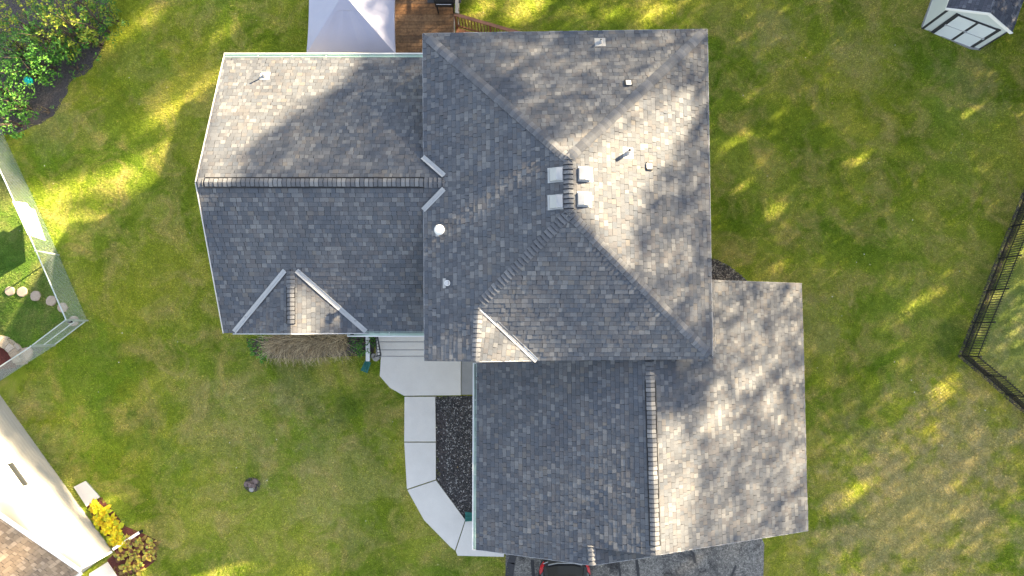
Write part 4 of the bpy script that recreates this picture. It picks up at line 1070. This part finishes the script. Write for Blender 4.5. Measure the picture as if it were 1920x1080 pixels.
for s in (-1, 1):
    m_ = MB(); m_.faces([Vector((cx+s*.66, cy-.60, 1.41)), Vector((cx+s*.66, cy-.9, 1.5)), Vector((cx+s*.65, cy-1.8, 1.52)), Vector((cx+s*.60, cy-2.5, 1.44)), Vector((cx+s*.80, cy-3.2, .98)), Vector((cx+s*.83, cy-1.5, 1.03)), Vector((cx+s*.80, cy-.4, 1.03))], [tuple(range(7))], 'car_glass'); m_.build('side_window', car)
    m_ = MB(); m_.bar((cx+s*.74, cy-.22, 1.0), (cx+s*.66, cy-.62, 1.42), .12, .04, 'car_paint'); m_.build('rear_pillar', car)
    m_ = MB(); loft([[Vector((cx+s*a, cy-b2, z)) for a, b2, z in r] for r in ([(.76, .06, .84), (.80, .08, .84), (.80, .10, .94), (.76, .07, .93)], [(.80, .13, .80), (.90, .22, .82), (.88, .26, 1.0), (.76, .16, .99)], [(.88, .34, .82), (.94, .42, .84), (.92, .48, 1.02), (.82, .36, 1.04)])], 'tail_red', m_); m_.build('tail_light', car)
    m_ = MB(); m_.tube([(cx+s*.80, cy-.10, 1.0), (cx+s*.62, cy-.03, 1.0)], .016, 'chrome', 6); m_.build('chrome_strip', car)
    for yy in (.95, 3.55):
        m_ = MB(); m_.tube([(cx+s*.74, cy-yy, .33), (cx+s*.935, cy-yy, .33)], .33, 'tyre', 24); w_ = m_.build('wheel', car)
        m_ = MB(); m_.tube([(cx+s*.93, cy-yy, .33), (cx+s*.945, cy-yy, .33)], .20, 'chrome', 16); m_.build('rim', w_)
m_ = MB(); m_.tube([(cx-.62, cy-.13, 1.03), (cx-.3, cy-.06, 1.05), (cx+.3, cy-.06, 1.05), (cx+.62, cy-.13, 1.03)], .02, 'flashing', 6); m_.build('tailgate_trim', car)
m_ = MB(); m_.box((cx, cy-.52, 1.30), (.5, .03, .02), 'tyre', (Vector((1, 0, 0)), Vector((0, -.6, .8)).normalized(), Vector((0, .8, .6)).normalized())); m_.build('rear_wiper', car)

# ------------------------------------------------------------------ small things
c = P(52.5, 151, .45); m_ = MB()
for i in range(1, 9):
    pass
rings = []; n = 16
for i in range(9):
    a = -math.pi/2+math.pi*i/8; rings.append([Vector((c.x+.15*math.cos(a)*math.cos(6.283*k/n), c.y+.17*math.cos(a)*math.sin(6.283*k/n), .42+.17*math.sin(a)+.004*math.sin(k*4))) for k in range(n)])
loft(rings, 'turquoise', m_); o = m_.build('garden_ball', loc=(c.x, c.y, 0), smooth=True); tag(o, 'turquoise ball lying among the bushes of the back corner bed', 'ball')
def splash(p, ang, L, w, label):
    t = Vector((math.cos(ang), math.sin(ang), 0)); s = Vector((-t.y, t.x, 0)); p = Vector(p); m_ = MB()
    m_.slab([p-s*w*.5+Zv*.05, p+s*w*.5+Zv*.05, p+s*w*.62+t*L+Zv*.035, p-s*w*.62+t*L+Zv*.035], .03, 'splash_green')
    for k in (-1, 0, 1): m_.bar(p+s*w*.5*k+Zv*.08, p+s*w*.62*k+t*L+Zv*.055, .03 if k else .02, .06 if k else .03, 'splash_green')
    m_.bar(p-s*w*.5+Zv*.075, p+s*w*.5+Zv*.075, .03, .07, 'splash_green')
    return tag(m_.build('splash_block', loc=p), label, 'splash block', 'green splash blocks under the downspouts')
splash(P(691, 678), R(-112), .42, .2, 'dark green splash block on the lawn at the end of the white downspout')
splash(P(892, 968, .12), R(180), .40, .26, 'dark green splash block between the gravel and the front walk')
for x, y, r, lb in ((701, 667, .10, 'left pale stone beside the foot of the black handrail'), (706, 671, .13, 'larger pale stone at the corner of the front walk')):
    c = P(x, y); tag(blob(c, r, .12, 'rock_pale', 9, j=.2).build('stone', loc=c), lb, 'stone', 'pale stones by the front walk')
c0_ = P(473, 908)
for k, lb in enumerate(('largest brown rock of the small pile on the lower lawn', 'brown rock on the left of the small lawn pile', 'brown rock on the upper right of the small lawn pile', 'pale speckled rock at the bottom of the small lawn pile', 'small brown rock on top of the lawn pile')):
    dx, dy, r, z = ((.02, 0, .15, 0), (-.17, .03, .11, 0), (.13, .12, .11, 0), (.03, -.17, .10, 0), (0, .05, .08, .14))[k]
    c = c0_+Vector((dx, dy, z)); tag(blob(c, r, .15, 'rock_brown' if k != 3 else 'rock_pale', 8, j=.3).build('rock', loc=c), lb, 'rock', 'rocks piled on the lower lawn')

# ------------------------------------------------------------------ the tall trees north-east of the lot, which shade it; crowns shaped for the sun patches
UA = Vector((-math.sin(SUN_A), math.cos(SUN_A), 0)); VA = Vector((-math.cos(SUN_A)*math.sin(SUN_E), -math.sin(SUN_A)*math.sin(SUN_E), math.cos(SUN_E)))
uv = lambda p: (p.dot(UA), p.dot(VA))
def lit(px, z=0.0, pl=None): return [uv(pl.X(x, y) if pl else P(x, y, z)) for x, y in px]
def blade(cx_, cy_, L, W, z=0, pl=None):   # elongated gap, long axis along the sun's azimuth
    c = pl.X(cx_, cy_) if pl else P(cx_, cy_, z); d = Vector((math.cos(SUN_A), math.sin(SUN_A), 0)); s = UA
    out = []
    for i in range(10):
        t = i*.6283; out.append(uv(c+d*(L*1.05*math.cos(t)/48.)+s*((W+2)*math.sin(t)/48.)))
    return out
OPEN = [lit([(405, 90), (690, 90), (650, 150), (560, 205), (470, 270), (425, 355), (350, 355)], pl=WN),  # gaps cut in the crowns so that sun patches land here
        lit([(1000, 262), (1100, 238), (1160, 205), (1255, 160), (1320, 190), (1285, 255), (1255, 310), (1215, 350), (1190, 410), (1190, 510), (1140, 480), (1070, 398), (1069, 300)], pl=ME),
        lit([(890, 565), (1008, 680), (1000, 640), (880, 690)], pl=GS), lit([(885, 548), (1030, 672), (1030, 705), (870, 705)], pl=GS),
        lit([(544, 535), (565, 545), (604, 580), (604, 620), (585, 640), (532, 640)], pl=CE),
        lit([(1215, 835), (1265, 795), (1308, 850), (1292, 960), (1290, 1055), (1215, 1060)], pl=GE),
        blade(1350, 790, 50, 22, pl=GE), blade(1400, 715, 45, 14, pl=GE), blade(1440, 765, 26, 14, pl=GE), blade(1490, 870, 40, 12, pl=GE), blade(1340, 725, 24, 10, pl=GE),
        lit([(60, 345), (110, 345), (200, 312), (285, 285), (300, 330), (290, 360), (120, 375), (120, 475), (90, 530), (0, 560), (-120, 600), (-120, 380)]),
        blade(330, 338, 70, 6), blade(350, 315, 62, 7), blade(330, 268, 44, 6), blade(352, 250, 44, 6), blade(375, 268, 30, 5), blade(315, 205, 46, 5), blade(345, 200, 50, 6), blade(300, 222, 34, 5), blade(405, 143, 40, 9), blade(275, 35, 45, 11), blade(215, 78, 26, 10), blade(420, 58, 34, 9), blade(440, 20, 50, 8),
        blade(300, 180, 26, 8), blade(160, 172, 22, 6), blade(480, 95, 20, 7),
        blade(985, 12, 55, 24), blade(1215, 28, 52, 10), blade(900, 20, 26, 20), blade(1160, 20, 22, 6),
        blade(1410, 182, 18, 8), blade(1470, 210, 14, 7), blade(1385, 258, 16, 8), blade(1343, 272, 12, 10), blade(1420, 292, 20, 12), blade(1390, 345, 24, 10), blade(1460, 395, 30, 12),
        blade(1475, 490, 26, 10), blade(1610, 300, 34, 8), blade(1810, 215, 22, 12), blade(1550, 45, 16, 8), blade(1710, 572, 18, 9), blade(1755, 552, 18, 8), blade(1790, 580, 14, 8), blade(1768, 735, 40, 12),
        blade(1610, 920, 34, 9), blade(1450, 255, 12, 6), blade(1500, 165, 12, 6), blade(1850, 385, 22, 8), blade(1905, 345, 20, 10), blade(1690, 600, 16, 8),
        lit([(-100, 760), (30, 850), (110, 880), (235, 985), (300, 1030), (290, 1090), (150, 1090), (-60, 1090), (-200, 900)], z=1.2),
        blade(604, 92, 26, 8, z=3.1), blade(658, 62, 44, 5, z=3.5),
        blade(870, 60, 40, 10, z=.8), blade(760, 15, 50, 10, z=.9), blade(800, 72, 34, 8, z=.9),
        lit([(0, 110), (60, 100), (95, 120), (50, 170), (60, 240), (0, 240)], z=1.3), blade(120, 55, 30, 18, z=2), blade(155, 22, 30, 16, z=2.1), blade(95, 10, 20, 14, z=2.2)]
THIN = [(.13, lit([(1225, 660), (1345, 660), (1345, 745), (1300, 780), (1225, 770)], pl=GE)), (.14, lit([(600, 170), (800, 90), (800, 345), (640, 345)], pl=WN)), (.25, lit([(560, -60), (760, -60), (760, 125), (560, 125)], z=3.4)),  # crown parts thinned to let this share of sun through
        (.40, lit([(1170, 50), (1345, 45), (1350, 700), (1300, 690), (1160, 520), (1130, 420)], pl=ME)), (.52, lit([(1200, 640), (1240, 480), (1515, 480), (1530, 1010), (1210, 1060)], pl=GE)),
        (.33, lit([(860, 65), (1300, 60), (1065, 290)], pl=MN)), (.28, lit([(430, 105), (790, 105), (790, 335), (370, 340)], pl=WN)), (.3, lit([(530, 510), (600, 520), (690, 625), (540, 625)], pl=CE)),
        (.16, lit([(1520, 800), (1700, 640), (1950, 640), (1950, 1100), (1520, 1100)])), (.3, lit([(1830, 560), (1990, 200), (2100, 700), (1950, 780)])), (.20, lit([(160, 260), (380, 110), (380, 340), (160, 380)])),
        (.28, lit([(870, -20), (1330, -20), (1330, 50), (960, 55)])), (.22, lit([(-50, -50), (230, -50), (160, 120), (60, 240), (-50, 250)], z=1.2))]
BB = [(min(a for a, _ in q), max(a for a, _ in q), min(b for _, b in q), max(b for _, b in q)) for q in OPEN]
tg = MATS['tree_leaf']
SPOTS = [(31, -23), (30, -16.5), (31, -10), (30, -3.5), (31, 3), (30, 9.5), (31, 16), (30, 22), (31, 28), (37.5, -20), (37, -13), (37.5, -6.5), (37, 0), (37.5, 6.5), (37, 13), (37.5, 19.5), (37, 26)]
TL = ['southernmost tall leafy tree of the front row shading the lot']+['tall leafy tree number %s from the south in the front row' % w for w in ('two', 'three', 'four', 'five', 'six', 'seven', 'eight')]+['northernmost tall leafy tree of the front row shading the lot'] + \
     ['southernmost tall leafy tree of the back row']+['tall leafy tree number %s from the south in the back row' % w for w in ('two', 'three', 'four', 'five', 'six', 'seven')]+['northernmost tall leafy tree of the back row']
LIM = {}
RA = Vector((math.cos(SUN_A), math.sin(SUN_A), 0))
for ti, (r, u) in enumerate(SPOTS):
    b0 = RA*r+UA*u; t = thing('tall_tree', b0, TL[ti], 'tree', 'tall trees standing north-east of the house')
    hgt = 23 if r < 35 else 27
    m_ = MB(); m_.tube([b0, b0+Vector((.1, .1, hgt*.3)), b0+Vector((-.1, .2, hgt*.6)), b0+Vector((.1, 0, hgt*.9))], [.19, .13, .07, .02], 'bark', 10)
    for k in range(9):
        z = hgt*(.15+.08*k); a = k*2.4+ti; m_.tube([b0+Zv*z, b0+Vector((math.cos(a)*1.6, math.sin(a)*1.6, z+.9)), b0+Vector((math.cos(a)*3, math.sin(a)*3, z+2.2))], [.045, .025, .01], 'bark', 5)
    m_.build('trunk', t)
    mb = MB(); n = 7500 if r < 35 else 6000
    for i in range(n):
        while True:
            q = Vector((random.uniform(-1, 1), random.uniform(-1, 1), random.uniform(-1, 1)))
            if math.hypot(q.x, q.y) < math.sqrt(1-max(0, q.z)**3): break
        c = b0+Vector((q.x*4.3, q.y*4.3, hgt*.51+q.z*hgt*.5))
        for k in range(2):
            p = c+rnd_dir(0)*random.uniform(0, .5)
            if p.z < .6: continue
            pu, pv = uv(p); bad = False
            key = (int(math.floor(pu/.2)), int(math.floor(pv/.2)))
            if key not in LIM:
                cu, cv_ = (key[0]+.5)*.2, (key[1]+.5)*.2; T_ = .045
                for (a0_, a1_, c0b, c1b), Q in zip(BB, OPEN):
                    if a0_ < cu < a1_ and c0b < cv_ < c1b and inpoly(cu, cv_, Q): T_ = 1; break
                else:
                    for kt, Q in THIN:
                        if inpoly(cu, cv_, Q): T_ = kt; break
                lim = -math.log(T_)/.55; LIM[key] = int(lim)+(random.random() < lim-int(lim))
            if LIM[key] <= 0: continue
            LIM[key] -= 1
            for kk in range(4):
                d = rnd_dir(.2); nn_ = rnd_dir(.3); sv = nn_.cross(d)
                if sv.length < .1: continue
                sv.normalize(); L = random.uniform(.15, .22); w = L*.46; pp = p+UA*random.uniform(-.14, .14)+VA*random.uniform(-.14, .14)
                mb.faces([pp, pp+d*L*.5+sv*w, pp+d*L, pp+d*L*.5-sv*w], [(0, 1, 2, 3)], 'tree_leaf')
    mb.build('crown', t)
